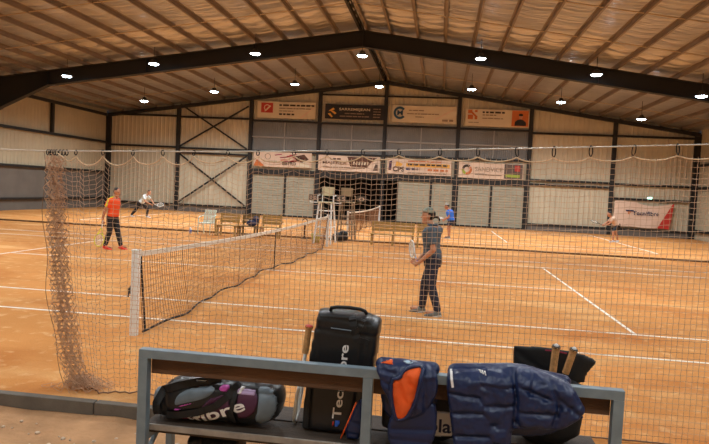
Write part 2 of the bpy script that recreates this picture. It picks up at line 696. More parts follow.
# purlins
def purlin(x, w=.07, m='purlin'):
    mb = MB()
    z = roof(x)
    t = .012
    y0, y1 = YB, YF+.1
    s = 1 if x >= 0 else -1
    mb.box((x-t/2, y0, z+.04), (x+t/2, y1, z+.2))
    mb.box((x-(w if s < 0 else 0), y0, z+.04), (x+(w if s > 0 else 0), y1, z+.04+t))
    mb.box((x-(w if s > 0 else 0), y0, z+.2-t), (x+(w if s < 0 else 0), y1, z+.2))
    struct(mb.build('purlin', m))
for k in range(1, 16):
    purlin(k*SP); purlin(-k*SP)
purlin(-.12, .09, 'steel_black'); purlin(.12, .09)
for y in (7.5, 11.2, 14.6, 21.5, 26.0):
    for s in (-1, 1):
        mb = MB()
        mb.tube([(s*.1, y, roof(.1)+.07), (s*17.2, y, roof(17.2)+.07)], .018, 6)
        struct(mb.build('bridging_rod', 'rod'))

# portal frames: a tapered rafter with haunches, standing on deep columns
def portal(y, d=.68, w=.3):
    poly = []
    zt = lambda x: roof(x)-.01
    xs_ = [-17.9, -16.4, -14.15, 0, 14.15, 16.4, 17.9]
    dep = {17.9: 2.05, 16.4: 1.38, 14.15: .66, 0: .68}
    topl = [(x, y, zt(x)) for x in xs_]
    bot = [(x, y, zt(x)-dep[abs(x)]) for x in reversed(xs_)]
    mb = MB()
    # web
    A = topl+bot
    for sgn in (-.01, .01):
        pass
    mb.prism([(p[0], y-.012, p[2]) for p in A], (0, .024, 0))
    for seq in (topl, [(p[0], y, p[2]+.018) for p in bot]):
        for a, b in zip(seq, seq[1:]):
            mb.bar((a[0], y, a[2]-.009), (b[0], y, b[2]-.009), w, .02)
    for x in (-14.15, -9.5, -4.7, 0, 4.7, 9.5, 14.15):
        mb.box((x-.01, y-w/2, zt(x)-.66), (x+.01, y+w/2, zt(x)-.03))
    struct(mb.build('roof_beam', 'steel_black'))
    for s in (-1, 1):
        mb = MB()
        zc = zt(17.9)-2.0
        mb.prism([(s*17.92, y-.012, -.1), (s*17.45, y-.012, -.1), (s*17.0, y-.012, zc+.3), (s*17.92, y-.012, zc+.3)], (0, .024, 0))
        mb.bar((s*17.45, y, -.1), (s*17.0, y, zc+.3), w, .02)
        mb.box((s*17.93-.01, y-w/2, -.1), (s*17.93+.01, y+w/2, zc+.3))
        struct(mb.build('frame_column', 'steel_black'))
portal(18.2)
portal(6.0)
portal(-6.0)
# gable frame on the far wall
def hcol(x, y0, y1, zt, w):
    mb = MB()
    mb.box((x-w/2, y0, -.1), (x+w/2, y1, zt), .008)
    struct(mb.build('column', 'steel_black'))
for x in COLX:
    w = .34 if abs(x) > 17 else .22
    hcol(x-(.12 if x > 17 else -.12 if x < -17 else 0), YF-.12, YF+.08, roof(x)-.05, w)
for s in (-1, 1):
    mb = MB()
    mb.bar((0, YF-.1, roof(0)-.1), (s*17.9, YF-.1, roof(17.9)-.1), .24, .2)
    struct(mb.build('gable_rafter', 'steel_black'))
def rail(p, q, w=.1, h=.12):
    mb = MB()
    mb.bar(p, q, w, h)
    struct(mb.build('wall_rail', 'steel_black'))
yg = YF-.02
for a, b, z in [(0, 1, 6.02), (1, 2, 5.98), (2, 3, 5.9), (3, 4, 5.88), (4, 5, 5.86), (5, 6, 5.84), (0, 1, 4.05), (1, 2, 4.02), (2, 3, 4.0), (3, 4, 4.02), (4, 5, 4.04), (5, 6, 4.06), (6, 7, 2.98), (6, 7, 2.72), (7, 8, 2.95), (7, 8, 2.12), (6, 7, .36), (7, 8, .36), (0, 1, .42), (1, 2, .42),
                (1, 2, 3.72)]:
    rail((COLX[a]+.11, yg, z), (COLX[b]-.11, yg, z))
for a, b in [(6, 7), (7, 8)]:
    rail((COLX[a]+.11, yg, 5.72), (COLX[b]-.11, yg, 5.72))
for a, b in [(3, 4), (4, 5)]:
    rail((COLX[a]+.11, yg, 7.62), (COLX[b]-.11, yg, 7.62), .1, .09)
for a, b in [(2, 3), (3, 4), (4, 5), (5, 6)]:   # dark lintel above the doors
    mb = MB()
    mb.box((COLX[a]+.11, YF-.06, 2.56), (COLX[b]-.11, YF+.1, 2.92))
    struct(mb.build('lintel', 'steel_black'))
def brace(p, q):
    mb = MB()
    mb.bar(p, q, .05, .1)
    struct(mb.build('wind_brace', 'steel_black'))
for z0, z1 in ((4.1, 6.75), (.55, 3.65)):
    brace((COLX[1]+.15, YF-.1, z1), (COLX[2]-.2, YF-.1, z0))
    brace((COLX[1]+.15, YF-.14, z0), (COLX[2]-.15, YF-.14, z1))
# left wall rails
xw = XL+.12
rail((xw, -5.7, 4.17), (xw, YF-.3, 4.17), .12, .14)
rail((xw, -5.7, 2.28), (xw, YF-.3, 2.28), .12, .12)
rail((xw, -5.7, .6), (xw, YF-.3, .6), .1, .1)
rail((xw+.02, -5.7, roof(18)-.1), (xw+.02, YF-.3, roof(18)-.1), .16, .16)
mb = MB()
mb.box((xw-.07, 24, 4.25), (xw+.07, 24.2, roof(18)-.18))
struct(mb.build('wall_stud', 'steel_black'))
xw = XR-.12
for z in (4.17, 2.9, .5):
    rail((xw, -5.7, z), (xw, YF-.3, z), .12, .14)

# windows: dull translucent sheets with pale mullions
for k in range(4):
    a, b = COLX[k+2]+.11, COLX[k+3]-.11
    mb = MB()
    z0, z1 = 4.06, 5.85
    corr(mb, a, b, c_(z0), c_(z1), YF+.08, .12, .012)
    w = struct(mb.build('window_%d' % (k+1), 'window'))
    mb = MB()
    mid = (a+b)/2
    mb.box((mid-.03, YF-.02, z0), (mid+.03, YF+.06, z1))
    mb.box((a, YF-.02, 4.86), (b, YF+.06, 4.95))
    mb.build('mullion', 'mullion', w)
# roller shutters
k = 0
for a, b in [(-8.2, -6.1), (-6.04, -4.2), (.95, 2.93), (2.99, 4.26), (4.55, 6.5), (6.56, 8.45)]:
    k += 1
    mb = MB()
    z = .1
    prof = []
    while z < 2.54:
        prof += [(z, 0), (z+.11, 0), (z+.12, .035), (z+.145, .035)]
        z += .15
    vs = [(mb.bm.verts.new((a, YF+.02+d, zz)), mb.bm.verts.new((b, YF+.02+d, zz))) for zz, d in prof]
    for p, q in zip(vs, vs[1:]):
        mb.bm.faces.new((p[0], p[1], q[1], q[0]))
    d = struct(mb.build('door_%d' % k, 'shutter'))
    mb = MB()
    mb.box((a-.03, YF-.03, 0), (a+.03, YF+.06, 2.56))
    mb.box((b-.03, YF-.03, 0), (b+.03, YF+.06, 2.56))
    mb.box((a, YF-.02, 0), (b, YF+.06, .1))
    mb.build('door_frame', 'steel_black', d)
# open dark doorway leading to an unlit room, darkness put into its colour
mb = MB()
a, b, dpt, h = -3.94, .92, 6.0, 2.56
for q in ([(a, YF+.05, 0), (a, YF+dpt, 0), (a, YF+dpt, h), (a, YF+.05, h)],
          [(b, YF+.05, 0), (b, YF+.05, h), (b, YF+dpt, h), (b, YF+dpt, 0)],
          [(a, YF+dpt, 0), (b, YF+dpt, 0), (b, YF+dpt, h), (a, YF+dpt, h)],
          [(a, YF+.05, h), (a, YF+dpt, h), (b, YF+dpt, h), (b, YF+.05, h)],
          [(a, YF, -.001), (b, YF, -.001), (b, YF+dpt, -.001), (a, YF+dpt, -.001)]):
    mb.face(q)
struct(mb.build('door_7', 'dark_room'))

# ------------------------------------------------------------------ hall lamps
def lamp(x, y, z, label, group=None, power=520):
    t = thing('pendant_lamp', label, 'lamp', (x, y, z), group)
    mb = MB()
    prof = [(.06, .2), (.09, .18), (.11, .12), (.2, .05), (.24, .02), (.245, -.005), (.225, -.005)]
    rings = [[(x+r*math.cos(2*PI*k/20), y+r*math.sin(2*PI*k/20), z+h) for k in range(20)] for r, h in prof]
    mb.loft(rings)
    mb.build('lamp_housing', 'lamp_body', t, True)
    mb = MB()
    mb.ell((x, y, z-.005), (.195, .195, .055), None, 20, 8)
    mb.build('lens', 'lens', t, True)
    mb = MB()
    mb.tube([(x, y, z+.19), (x, y, roof(x)+.1)], .012, 6)
    mb.build('suspension_rod', 'lamp_body', t)
    l = bpy.data.lights.new('lamp_light', 'SPOT')
    l.energy = power
    l.spot_size = math.radians(164)
    l.spot_blend = .55
    l.shadow_soft_size = .16
    l.color = (.90, .97, 1.0)
    lo = bpy.data.objects.new('lamp_light', l)
    lo.parent = t
    lo.location = (0, 0, -.09)
    C.objects.link(lo)
    return t
LX = [-12.5, -8.6, -4.25, .15, 4.8, 9.15, 12.95]
L1Z = [6.12, 6.72, 7.22, 7.22, 7.2, 6.68, 5.98]
ordn = ['first', 'second', 'third', 'fourth', 'fifth', 'sixth', 'seventh']
for k, x in enumerate(LX):
    lamp(x, 17.0, L1Z[k], 'lit hall lamp hanging in front of the big black roof beam, %s from the left' % ordn[k], 'lamps in front of the roof beam')
for k, x in enumerate(LX):
    lamp(x, 24.0, L1Z[k]-.02, 'lit hall lamp hanging behind the big black roof beam, %s from the left' % ordn[k], 'lamps behind the roof beam')
for y, pw in ((5.2, 400), (-2.2, 190), (-8.6, 200)):  # unseen rows; the one behind the camera is added to light the bench
    for k, x in enumerate(LX):
        lamp(x, y, L1Z[k], 'unseen hall lamp over the near end of the hall, out of view', 'lamps above the near court', pw)

# small emergency light on the far wall
t = thing('emergency_light', 'small greenish emergency light on the far wall above the white and red banner', 'light', (15.45, YF-.1, 2.2))
mb = MB(); mb.box((15.3, YF-.12, 2.17), (15.6, YF-.05, 2.3), .01); mb.build('housing', 'white', t)
mb = MB(); mb.box((15.33, YF-.135, 2.185), (15.57, YF-.118, 2.285)); mb.build('lens', emit('emergency_glow', '#a8ffe8', 2.5), t)

# ------------------------------------------------------------------ banners on the far wall
YP = YF-.127
def banner(label, x0, x1, z0, z1, m, drop0=0., drop1=0.):
    t = thing('banner', label, 'banner', ((x0+x1)/2, YP, z0), 'sponsor banners on the far wall')
    mb = MB()
    n = 24
    A = []
    for i in range(n+1):
        f = i/n
        x = x0+(x1-x0)*f
        s = .02*math.sin(PI*f)
        y = YP+.012*math.sin(f*17)
        A.append([(x, y-.004, z0-s), (x, y-.004, z1-s), (x, y+.004, z1-s), (x, y+.004, z0-s)])
    mb.loft(A)
    mb.build('sheet', m, t)
    return t
def ink_line(parent, x, z, w, h, m, seed, y=YP-.03, name='print_line'):
    """one line of small print, broken into words"""
    rnd = random.Random(seed)
    mb = MB()
    xx = x
    while xx < x+w-.05:
        l = min(rnd.uniform(.12, .42), x+w-xx)
        mb.box((xx, y, z), (xx+l, y+.012, z+h))
        xx += l+h*.7
    return mb.build(name, m, parent)
def pbox(parent, x0, z0, x1, z1, m, name='print_panel', dy=.03):
    mb = MB()
    mb.box((x0, YP-dy, z0), (x1, YP-dy+.012, z1))
    return mb.build(name, m, parent)
def ring(parent, x, z, r0, r1, a0, a1, m, name='logo', dy=.034):
    mb = MB()
    n = 20
    P = []
    for i in range(n+1):
        a = a0+(a1-a0)*i/n
        c, s = math.cos(a), math.sin(a)
        P.append([(x+r0*c, YP-dy, z+r0*s), (x+r1*c, YP-dy, z+r1*s), (x+r1*c, YP-dy+.012, z+r1*s), (x+r0*c, YP-dy+.012, z+r0*s)])
    mb.loft(P)
    return mb.build(name, m, parent)
def ppoly(parent, pts, m, name='print_shape', dy=.034):
    mb = MB()
    mb.prism([(x, YP-dy, z) for x, z in pts], (0, .012, 0))
    return mb.build(name, m, parent)

b = banner('cream banner with a red square logo, first of the upper row', -7.98, -4.32, 6.1, 7.1, 'banner')
pbox(b, -7.75, 6.4, -7.0, 7.0, 'logo_red', 'logo_square')
ring(b, -7.37, 6.7, .15, .2, .6, 4.4, 'banner')
ppoly(b, [(-7.55, 6.48), (-7.2, 6.86), (-7.12, 6.8), (-7.45, 6.48)], 'banner', dy=.04)
ink_line(b, -6.6, 6.83, 2.2, .1, 'ink', 1); ink_line(b, -6.6, 6.66, 2.0, .06, 'ink_grey', 2); ink_line(b, -6.6, 6.5, .9, .05, 'ink_grey', 3); ink_line(b, -6.6, 6.28, 1.0, .1, 'ink', 4)
ppoly(b, [(-5.3, 6.12), (-4.4, 6.85), (-4.4, 6.75), (-5.15, 6.12)], 'banner_pink'); 

b = banner('black banner with gold arrows and large pale lettering in the upper row', -3.72, -.1, 6.16, 7.06, 'banner_black')
for dx, dz in ((0, 0), (.24, -.16)):
    pass
ppoly(b, [(-3.5, 6.62), (-3.22, 6.83), (-3.12, 6.74), (-3.32, 6.62)], 'gold')
ppoly(b, [(-3.36, 6.62), (-3.1, 6.42), (-3.0, 6.5), (-3.2, 6.64)], 'gold')
ppoly(b, [(-3.55, 6.46), (-3.4, 6.5), (-3.22, 6.28), (-3.3, 6.24)], 'gold')
flat_text('lettering', 'SARREMEJEAN', -2.85, 6.63, 1.9, .2, YP-.03, 'banner', b, .015)
ink_line(b, -2.5, 6.47, 1.2, .06, 'ink_grey', 5); ink_line(b, -2.8, 6.3, 1.8, .06, 'ink_grey', 6)
for i in range(4): ink_line(b, -.75, 6.3+.16*i, .45, .05, 'ink_grey', 7+i)

b = banner('cream banner with a dark blue round logo in the upper row', .42, 4.22, 6.1, 7.1, 'banner')
ring(b, .86, 6.64, .24, .38, .7, 5.6, 'logo_blue')
flat_text('lettering', 'M', .7, 6.5, .34, .3, YP-.035, 'logo_blue', b, .02)
ink_line(b, 1.4, 6.78, .9, .06, 'ink_grey', 21); ink_line(b, 1.3, 6.58, 1.9, .05, 'ink_grey', 22); ink_line(b, 1.8, 6.4, .5, .05, 'ink_grey', 23); ink_line(b, 3.4, 6.2, .65, .12, 'ink_grey', 24)
ppoly(b, [(2.9, 6.3), (4.05, 6.95), (4.05, 6.86), (3.05, 6.3)], 'banner_pink')

b = banner('cream banner with orange blocks and a portrait, last of the upper row', 4.78, 8.45, 6.02, 7.02, 'banner')
for x0, z0, x1, z1 in ((4.9, 6.75, 5.15, 6.95), (5.3, 6.82, 5.45, 6.95), (4.9, 6.4, 5.2, 6.66), (5.3, 6.4, 5.45, 6.6)):
    pbox(b, x0, z0, x1, z1, 'logo_orange', 'logo_block')
ppoly(b, [(5.05, 6.8), (5.15, 6.86), (5.48, 6.55), (5.38, 6.5)], 'logo_orange')
ink_line(b, 5.75, 6.78, 1.3, .1, 'ink', 31); ink_line(b, 5.75, 6.64, .8, .06, 'ink_grey', 32); ink_line(b, 5.75, 6.45, 1.2, .05, 'ink_grey', 33); ink_line(b, 4.95, 6.2, .6, .04, 'ink_grey', 34)
pbox(b, 7.45, 6.06, 8.4, 6.98, 'logo_orange', 'portrait_panel')
ppoly(b, [(7.62, 6.1), (7.64, 6.32), (7.78, 6.44), (7.95, 6.48), (8.12, 6.43), (8.27, 6.3), (8.28, 6.1)], 'banner_black', 'portrait_torso', .044)
mb = MB(); mb.ell((7.96, YP-.035, 6.62), (.11, .012, .15)); mb.build('portrait_face', 'skin', b, True)
mb = MB(); mb.ell((7.96, YP-.04, 6.73), (.13, .014, .075)); mb.build('portrait_hair', 'hair', b, True)

b = banner('pale banner with red scribbles, first of the lower row', -8.12, -4.42, 3.08, 4.0, 'banner_pink')
rnd = random.Random(3)
for i in range(13):
    x = rnd.uniform(-6.8, -5.3); z = rnd.uniform(3.4, 3.9)
    ppoly(b, [(x, z), (x+.45, z+.06), (x+.5, z+.02), (x+.05, z-.05)], 'logo_red' if i % 3 else 'crimson', 'scribble')
flat_text('lettering', 'BISTRO', -6.25, 3.2, .85, .2, YP-.04, 'ink', b, .02)
ppoly(b, [(-8.1, 3.1), (-7.9, 3.5), (-7.5, 3.2), (-7.4, 3.1)], 'logo_orange'); ppoly(b, [(-5.5, 3.75), (-4.9, 3.9), (-4.6, 3.6), (-5.0, 3.4), (-5.4, 3.5)], 'brown'); ppoly(b, [(-5.5, 3.1), (-4.9, 3.45), (-4.45, 3.15), (-4.45, 3.1)], 'banner')
ring(b, -7.2, 3.7, .16, .19, 0, 2*PI-.01, 'ink_grey'); ink_line(b, -7.5, 3.4, .9, .04, 'ink_grey', 41)

b = banner('pale banner with brown capitals and a dark picture in the lower row', -4.0, -.2, 3.0, 3.94, 'banner_pink')
flat_text('lettering', 'MAJEREX', -3.72, 3.36, 1.5, .2, YP-.03, 'brown', b, .01)
ink_line(b, -3.1, 3.68, .5, .09, 'brown', 51); ink_line(b, -3.7, 3.18, 2.6, .06, 'ink_grey', 52)
ppoly(b, [(-2.2, 3.88), (-2.0, 3.3), (-1.0, 3.26), (-.7, 3.6), (-.35, 3.88)], 'brown', 'picture')
for i in range(6): ppoly(b, [(-1.85+.17*i, 3.42), (-1.8+.17*i, 3.62), (-1.73+.17*i, 3.6), (-1.75+.17*i, 3.4)], 'banner', dy=.04)
ppoly(b, [(-.6, 3.1), (-.45, 3.5), (-.3, 3.45), (-.28, 3.1)], 'taupe')

b = banner('pale banner with black letters and yellow stripes in the lower row', .25, 4.1, 2.98, 3.9, 'banner_pink')
flat_text('lettering', 'CPS', .6, 3.12, .7, .3, YP-.03, 'ink', b, .03)
ppoly(b, [(.35, 3.2), (.38, 3.7), (.55, 3.78), (.52, 3.4), (.5, 3.2)], 'plum', 'figure'); ppoly(b, [(.75, 3.45), (.8, 3.75), (1.2, 3.6), (1.1, 3.45)], 'gold')
pbox(b, 1.4, 3.44, 4.0, 3.66, 'gold', 'stripe', .03); ink_line(b, 1.5, 3.52, 2.4, .1, 'ink', 61, YP-.045); ink_line(b, 1.5, 3.74, 2.0, .06, 'logo_orange', 62); ink_line(b, 1.4, 3.24, .7, .13, 'navy', 63); ink_line(b, 2.7, 3.22, 1.2, .12, 'logo_orange', 64); ink_line(b, 1.5, 3.05, 2.3, .05, 'ink_grey', 65)

b = banner('pale banner with a three-coloured ring logo, last of the lower row', 4.55, 8.3, 2.94, 3.86, 'banner_pink')
ring(b, 5.02, 3.42, .16, .3, .9, 2.9, 'ink'); ring(b, 5.02, 3.42, .16, .3, 3.05, 4.4, 'logo_green'); ring(b, 5.02, 3.42, .16, .3, 4.55, 7.0, 'logo_orange')
flat_text('lettering', 'SANDVICE', 5.5, 3.34, 1.6, .26, YP-.03, 'ink_grey', b); ink_line(b, 5.5, 3.12, 1.6, .05, 'ink_grey', 71)
pbox(b, 7.2, 2.98, 8.25, 3.82, 'taupe', 'dark_panel'); pbox(b, 7.8, 3.42, 8.1, 3.76, 'logo_red', 'red_square', .045); pbox(b, 7.28, 3.06, 8.1, 3.22, 'logo_green', 'strip', .045)

# big loose banner with the red corner
t = thing('wavy_banner', 'large pale banner with wavy top edge and red corner, hung by the far right doors', 'banner', (15.1, YP-.035, .55))
def zt_(x):
    f = (x-13.5)/3.3
    return 2.0-.05*f-.11*math.sin(PI*min(1, max(0, (f-.35)/.65)))*1.6+.03*math.sin(f*9)
def zb_(x):
    return .55-.06*(x-13.5)/3.3+.015*math.sin(x*4)
def sheet(xa, xb, skew0, skew1, m, name, y):
    mb = MB(); n = 26; P = []
    for i in range(n+1):
        f = i/n
        xt_ = xa[1]+(xb[1]-xa[1])*f; xb_ = xa[0]+(xb[0]-xa[0])*f
        yw = y+.03*math.sin(xt_*3)
        a, c = (xb_, yw, zb_(xb_)), (xt_, yw, zt_(xt_))
        P.append([a, c, (c[0], yw+.01, c[2]), (a[0], yw+.01, a[2])])
    mb.loft(P)
    return mb.build(name, m, t)
sheet((13.5, 13.55), (15.95, 16.72), 0, 0, mat('pink_white_sheet', '#e6c6b0', .6), 'sheet', YP-.035)
sheet((15.95, 16.72), (16.62, 16.8), 0, 0, 'red', 'red_corner', YP-.035)
flat_text('lettering', 'Tecnifibre', 14.55, 1.22, 1.45, .24, YP-.09, 'navy', t, .02)
for i, (pts, m) in enumerate([([(14.15, 1.5), (14.62, 1.5), (14.56, 1.42), (14.2, 1.42)], 'navy'), ([(14.3, 1.4), (14.46, 1.4), (14.36, 1.24), (14.28, 1.3)], 'logo_orange')]):
    ppoly(t, pts, m, 'logo', .095)

# ------------------------------------------------------------------ tennis nets
def tennis_net(y0, label, gp):
    t = thing('tennis_net', label, 'tennis net', (0, y0+5.485, 0), gp)
    ya, yb = y0-.914, y0+11.884
    for y in (ya, yb):
        mb = MB()
        mb.box((-.04, y-.04, -.1), (.04, y+.04, 1.02), .008)
        mb.box((-.045, y-.045, 1.01), (.045, y+.045, 1.03), .006)
        p = mb.build('post', 'post_white', t)
        if y == ya:
            mb = MB()
            mb.tube([(-.04, y, .55), (-.08, y, .55)], .022, 10)
            mb.bar((-.075, y, .55), (-.075, y-.02, .46), .015, .015)
            mb.box((-.055, y-.03, .5), (-.04, y+.03, .6), .005)
            mb.build('winch', 'lamp_body', p)
    zt = lambda f: .99-.085*math.sin(PI*f)**.85
    def low(f):   # bottom cord lies loosely, billowing to the side
        return (.05*math.sin(f*23)+.09*math.sin(f*9+1), .035+.03*math.sin(f*31)**2)
    N = 150
    def pt(f, v):
        bx, bz = low(f)
        z = zt(f)*(1-v)+bz*v
        return V((bx*v**1.5+.015*math.sin(f*60+v*3)*v, ya+.07+(yb-ya-.14)*f, z))
    mb = MB()
    for k in range(12):          # horizontal cords
        v = (k+.6)/12.2
        mb.tube([pt(i/N, v) for i in range(N+1)], .0028, 3, caps=False)
    for i in range(0, 190):
        f = i/189
        mb.tube([pt(f, v/5) for v in range(6)], .0026 if i % 19 else .0055, 3, caps=False)
    mb.build('netting', 'netcord', t)
    mb = MB()
    mb.tube([pt(i/N, 1) for i in range(N+1)], .014, 6)
    mb.tube([pt(0.004, v/8) for v in range(9)], .014, 6)
    mb.tube([pt(.996, v/8) for v in range(9)], .014, 6)
    mb.build('border_cord', 'black_cord', t)
    mb = MB()
    P = []
    for i in range(N+1):
        c = pt(i/N, 0)
        P.append([c+V((-.012, 0, .01)), c+V((.012, 0, .01)), c+V((.014, 0, -.048)), c+V((-.014, 0, -.048))])
    mb.loft(P)
    mb.build('headband', 'band', t)
    mb = MB()
    mb.box((-.02, y0+5.46, .0), (.0, y0+5.49, .9))
    mb.build('centre_strap', 'black_cord', t)
    return t
tennis_net(0, 'sagging tennis net between two white posts across the near court', 'tennis nets')
tennis_net(17.2, 'tennis net of the far court, behind the umpire chairs', 'tennis nets')

# ------------------------------------------------------------------ hanging divider net in front of the courts
YN = -2.85
def cabz(x):
    x = max(0, min(6.5, x))
    return 2.066+.03*x+.0033*x*x
mb = MB()
mb.tube([(-17.9+i*.3, YN, cabz(-17.9+i*.3)) for i in range(120)], .0055, 8)
cable = mb.build('steel_cable', 'cable', smooth=True)
tag(cable, 'pale steel cable stretched above the divider net', 'cable')
HX = [.405, .654, .927, 1.196, 1.47, 1.767, 2.024, 2.329, 2.604, 2.899, 3.19, 3.516, 3.812, 4.111, 4.39, 4.665, 4.979, 5.295, 5.62, 5.93, 6.25, 6.58, 6.9, 7.2, 7.52, 7.85, 8.16, 8.5]
def drop(x): return .026+.04*max(0, min(1, (x-3.0)/1.4))
BX = [.145, .16, .18, .2, .225, .26, .29, .32]
t = thing('divider_net', 'tan netting curtain hung from the cable between the bench and the courts', 'net', (3, YN, 0))
hooks_at = [(x, .03) for x in BX]+[(x, drop(x)) for x in HX]
for i, (x, d) in enumerate(hooks_at):
    mb = MB()
    a = random.uniform(-.6, .6) if d > .05 else random.uniform(-.3, .3)
    zc = cabz(x)-d*.45
    h = d*.5+.008
    pts = []
    for k in range(14):
        q = 2*PI*k/14
        dx, dz = .013*math.cos(q), h*math.sin(q)
        pts.append((x+(dx*math.cos(a*.4)-dz*math.sin(a*.25)), YN+dx*math.sin(a), zc+dz))
    mb.tube(pts, .0045, 6, closed=True)
    mb.build('hook', 'hook', t, True)
def nettop(x):
    xs_ = [.27]+HX
    for a, b in zip(xs_, xs_[1:]):
        if a <= x <= b:
            f = (x-a)/(b-a)
            z = (cabz(a)-drop(a)-.01)*(1-f)+(cabz(b)-drop(b)-.01)*f
            dep = .085 if x < 1.0 else .075 if x < 1.5 else .06 if x < 2.1 else .052 if x < 3 else .035
            if b < .5: dep = .05
            return z-dep*(4*f*(1-f))**.8
    return cabz(x)-.05
# columns of mesh: crowded at the gathered edge, then evenly spread
CELL = .0425
cols = []
NB = 26
for i in range(NB):
    cols.append(('b', .15+.11*i/(NB-1)))
x = .275
while x < 8.5:
    cols.append(('s', x)); x += CELL*(1+.3*max(0, min(1, (2.2-x)/1.2)))
ROWS = 50
rn = random.Random(11)
bph = [rn.uniform(0, 6.28) for _ in cols]
def npt(ci, r):
    kind, x = cols[ci]
    v = r/ROWS
    loose = max(0., min(1., (2.6-x)/1.6))
    if kind == 'b':
        f = ci/(NB-1)
        zt = cabz(x)-.05-.03*abs(math.sin(f*PI*4))
        lean = .14*v**1.2+.12*v**5
        wid = 1+.5*v
        xx = .15+(x-.15)*wid+lean+.016*(-1 if (r+ci) % 2 else 1)+.008*math.sin(r*.8+bph[ci])
        yy = YN+.06*math.sin(ci*1.9+r*.12)+.01*math.sin(r*1.1+ci)
        return V((xx, yy, zt*(1-v)+.03+.012*math.sin(ci+r)*(1-v)))
    ztop = nettop(x)
    zflat = cabz(x)-.09-.05*loose
    w = math.exp(-v*(2.2-1.0*loose))*(1 if loose > .0 else .6)
    zt = zflat+(ztop-zflat)*(w if r else 1)
    z = zt*(1-v)+.02
    lean = (.14*v**1.2+.12*v**5)*max(0, 1-(x-.27)/1.0)**2
    zz = 1 if (r+ci) % 2 else -1
    xx = x+lean+zz*.003*(.5+loose)
    z += (.004*loose+.001)*(1 if ci % 2 else -1)*(1 if r else 0)
    yy = YN+.05*math.sin(x*7.5)*loose+.02*math.sin(x*2.3+v*2)+.02*loose*math.sin(x*21+v*4)
    return V((xx, yy, z))
P = [[npt(ci, r) for r in range(ROWS+1)] for ci in range(len(cols))]
mb = MB()
for ci in range(len(cols)):
    mb.tube(P[ci], .0034 if ci < NB else .0021, 3, caps=False)
for r in range(1, ROWS+1):
    mb.tube([P[ci][r] for ci in range(NB-1, len(cols))], .0021, 3, caps=False)
    mb.tube([P[ci][r] for ci in range(NB)], .0024, 3, caps=False)
mb.build('netting', 'cord', t)
mb = MB()
pts = [P[NB-1][0]]
x = .33
while x < 8.44:
    pts.append(V((x, YN, nettop(x)))); x += .02
mb.tube(pts, .0055, 5)
mb.build('top_rope', 'rope', t, True)
mb = MB()
mb.tube([P[ci][ROWS]+V((0, 0, -.008)) for ci in range(NB, len(cols))], .006, 5)
mb.tube([V((.128+.14*(k/20)**1.2+.12*(k/20)**5+.02*math.sin(k*.9)-.02*math.sin(k/20*PI), YN-.03, 2.03*(1-k/20)+.03)) for k in range(21)], .0025, 5)
mb.build('border_rope', mat('brown_rope', '#80604a', .9), t, True)
# the surplus netting lying in a heap at the gathered edge
mb = MB()
rn = random.Random(5)
for k in range(70):
    a = rn.uniform(0, 6.28)
    cx, cy = .52+rn.gauss(0, .11), YN+.06+rn.gauss(0, .07)
    pts = []
    for s in range(9):
        f = s/8
        rr = .05+.05*rn.random()
        px_, py_ = cx+rr*math.cos(a+f*4.5), cy+rr*.8*math.sin(a+f*4.5)
        hgt = .10*math.exp(-((px_-.5)/.2)**2)
        pts.append((px_, py_, .006+rn.random()*hgt))
    mb.tube(pts, .0022, 4)
mb.build('netting_heap', 'cord', t)

# ------------------------------------------------------------------ benches and chairs between the courts
def park_bench(x0, x1, y, label, wood='wood', arm=(False, False), zb=.8, div=None, back='wood'):
    t = thing('wooden_bench', label, 'bench', ((x0+x1)/2, y, 0), None)
    mb = MB()
    for k in range(3):
        z = .47+k*.115
        if z+.1 <= zb+.02:
            mb.box((x0, y+.2+k*.02, z), (x1, y+.225+k*.02, z+.1), .005)
    mb.build('backrest', back, t)
    mb = MB()
    for k in range(4):
        mb.box((x0, y-.22+k*.105, .36), (x1, y-.13+k*.105, .39), .005)
    mb.build('seat', wood, t)
    xs_ = [x0+.05, x1-.05]+([div] if div else [])
    for xx in xs_:
        mb = MB()
        mb.box((xx-.03, y-.2, 0), (xx+.03, y-.14, .36), .004)
        mb.build('leg', wood, t)
        mb = MB()
        mb.bar((xx, y+.16, 0), (xx, y+.25, zb), .06, .05, up=(1, 0, 0))
        mb.build('leg', wood, t)
        mb = MB()
        mb.box((xx-.025, y-.2, .3), (xx+.025, y+.2, .36), .004)
        mb.build('seat_support', wood, t)
    for a, xx in zip(arm, (x0-.03, x1+.03)):
        if a:
            mb = MB()
            mb.box((xx-.03, y-.22, .56), (xx+.03, y+.24, .6), .006)
            mb.box((xx-.025, y-.2, .0), (xx+.025, y-.15, .56), .004)
            mb.build('armrest', wood, t)
    return t
park_bench(-4.36, -3.62, 13.75, 'short wooden bench next to the pale plastic chair', arm=(True, False), zb=.8)
park_bench(-3.56, -2.92, 13.85, 'dark slatted wooden bench with a dark bag at its right end', 'wood_dark', zb=.82, back='wood_dark')
park_bench(-2.84, -2.1, 13.95, 'short wooden bench with right armrest, left of the white umpire chair', arm=(False, True), zb=.84)
park_bench(1.2, 2.72, 13.8, 'long wooden bench right of the umpire chairs, partly behind the player in grey', zb=.8, div=1.98)
park_bench(2.8, 3.55, 13.75, 'wooden bench hidden behind the player in the grey shirt', zb=.8)

t = thing('sports_bag', 'dark bag slumped on the right end of the dark slatted bench', 'bag', (-3.05, 13.75, .39))
mb = MB(); mb.ell((-3.1, 13.74, .5), (.2, .13, .11)); mb.ell((-2.98, 13.8, .62), (.11, .1, .15)); 
mb.build('body', 'navy', t, True)
mb = MB(); mb.tube([(-3.2, 13.66, .56), (-3.12, 13.63, .68), (-3.0, 13.66, .72)], .012, 6); mb.build('strap', 'black_fab', t)

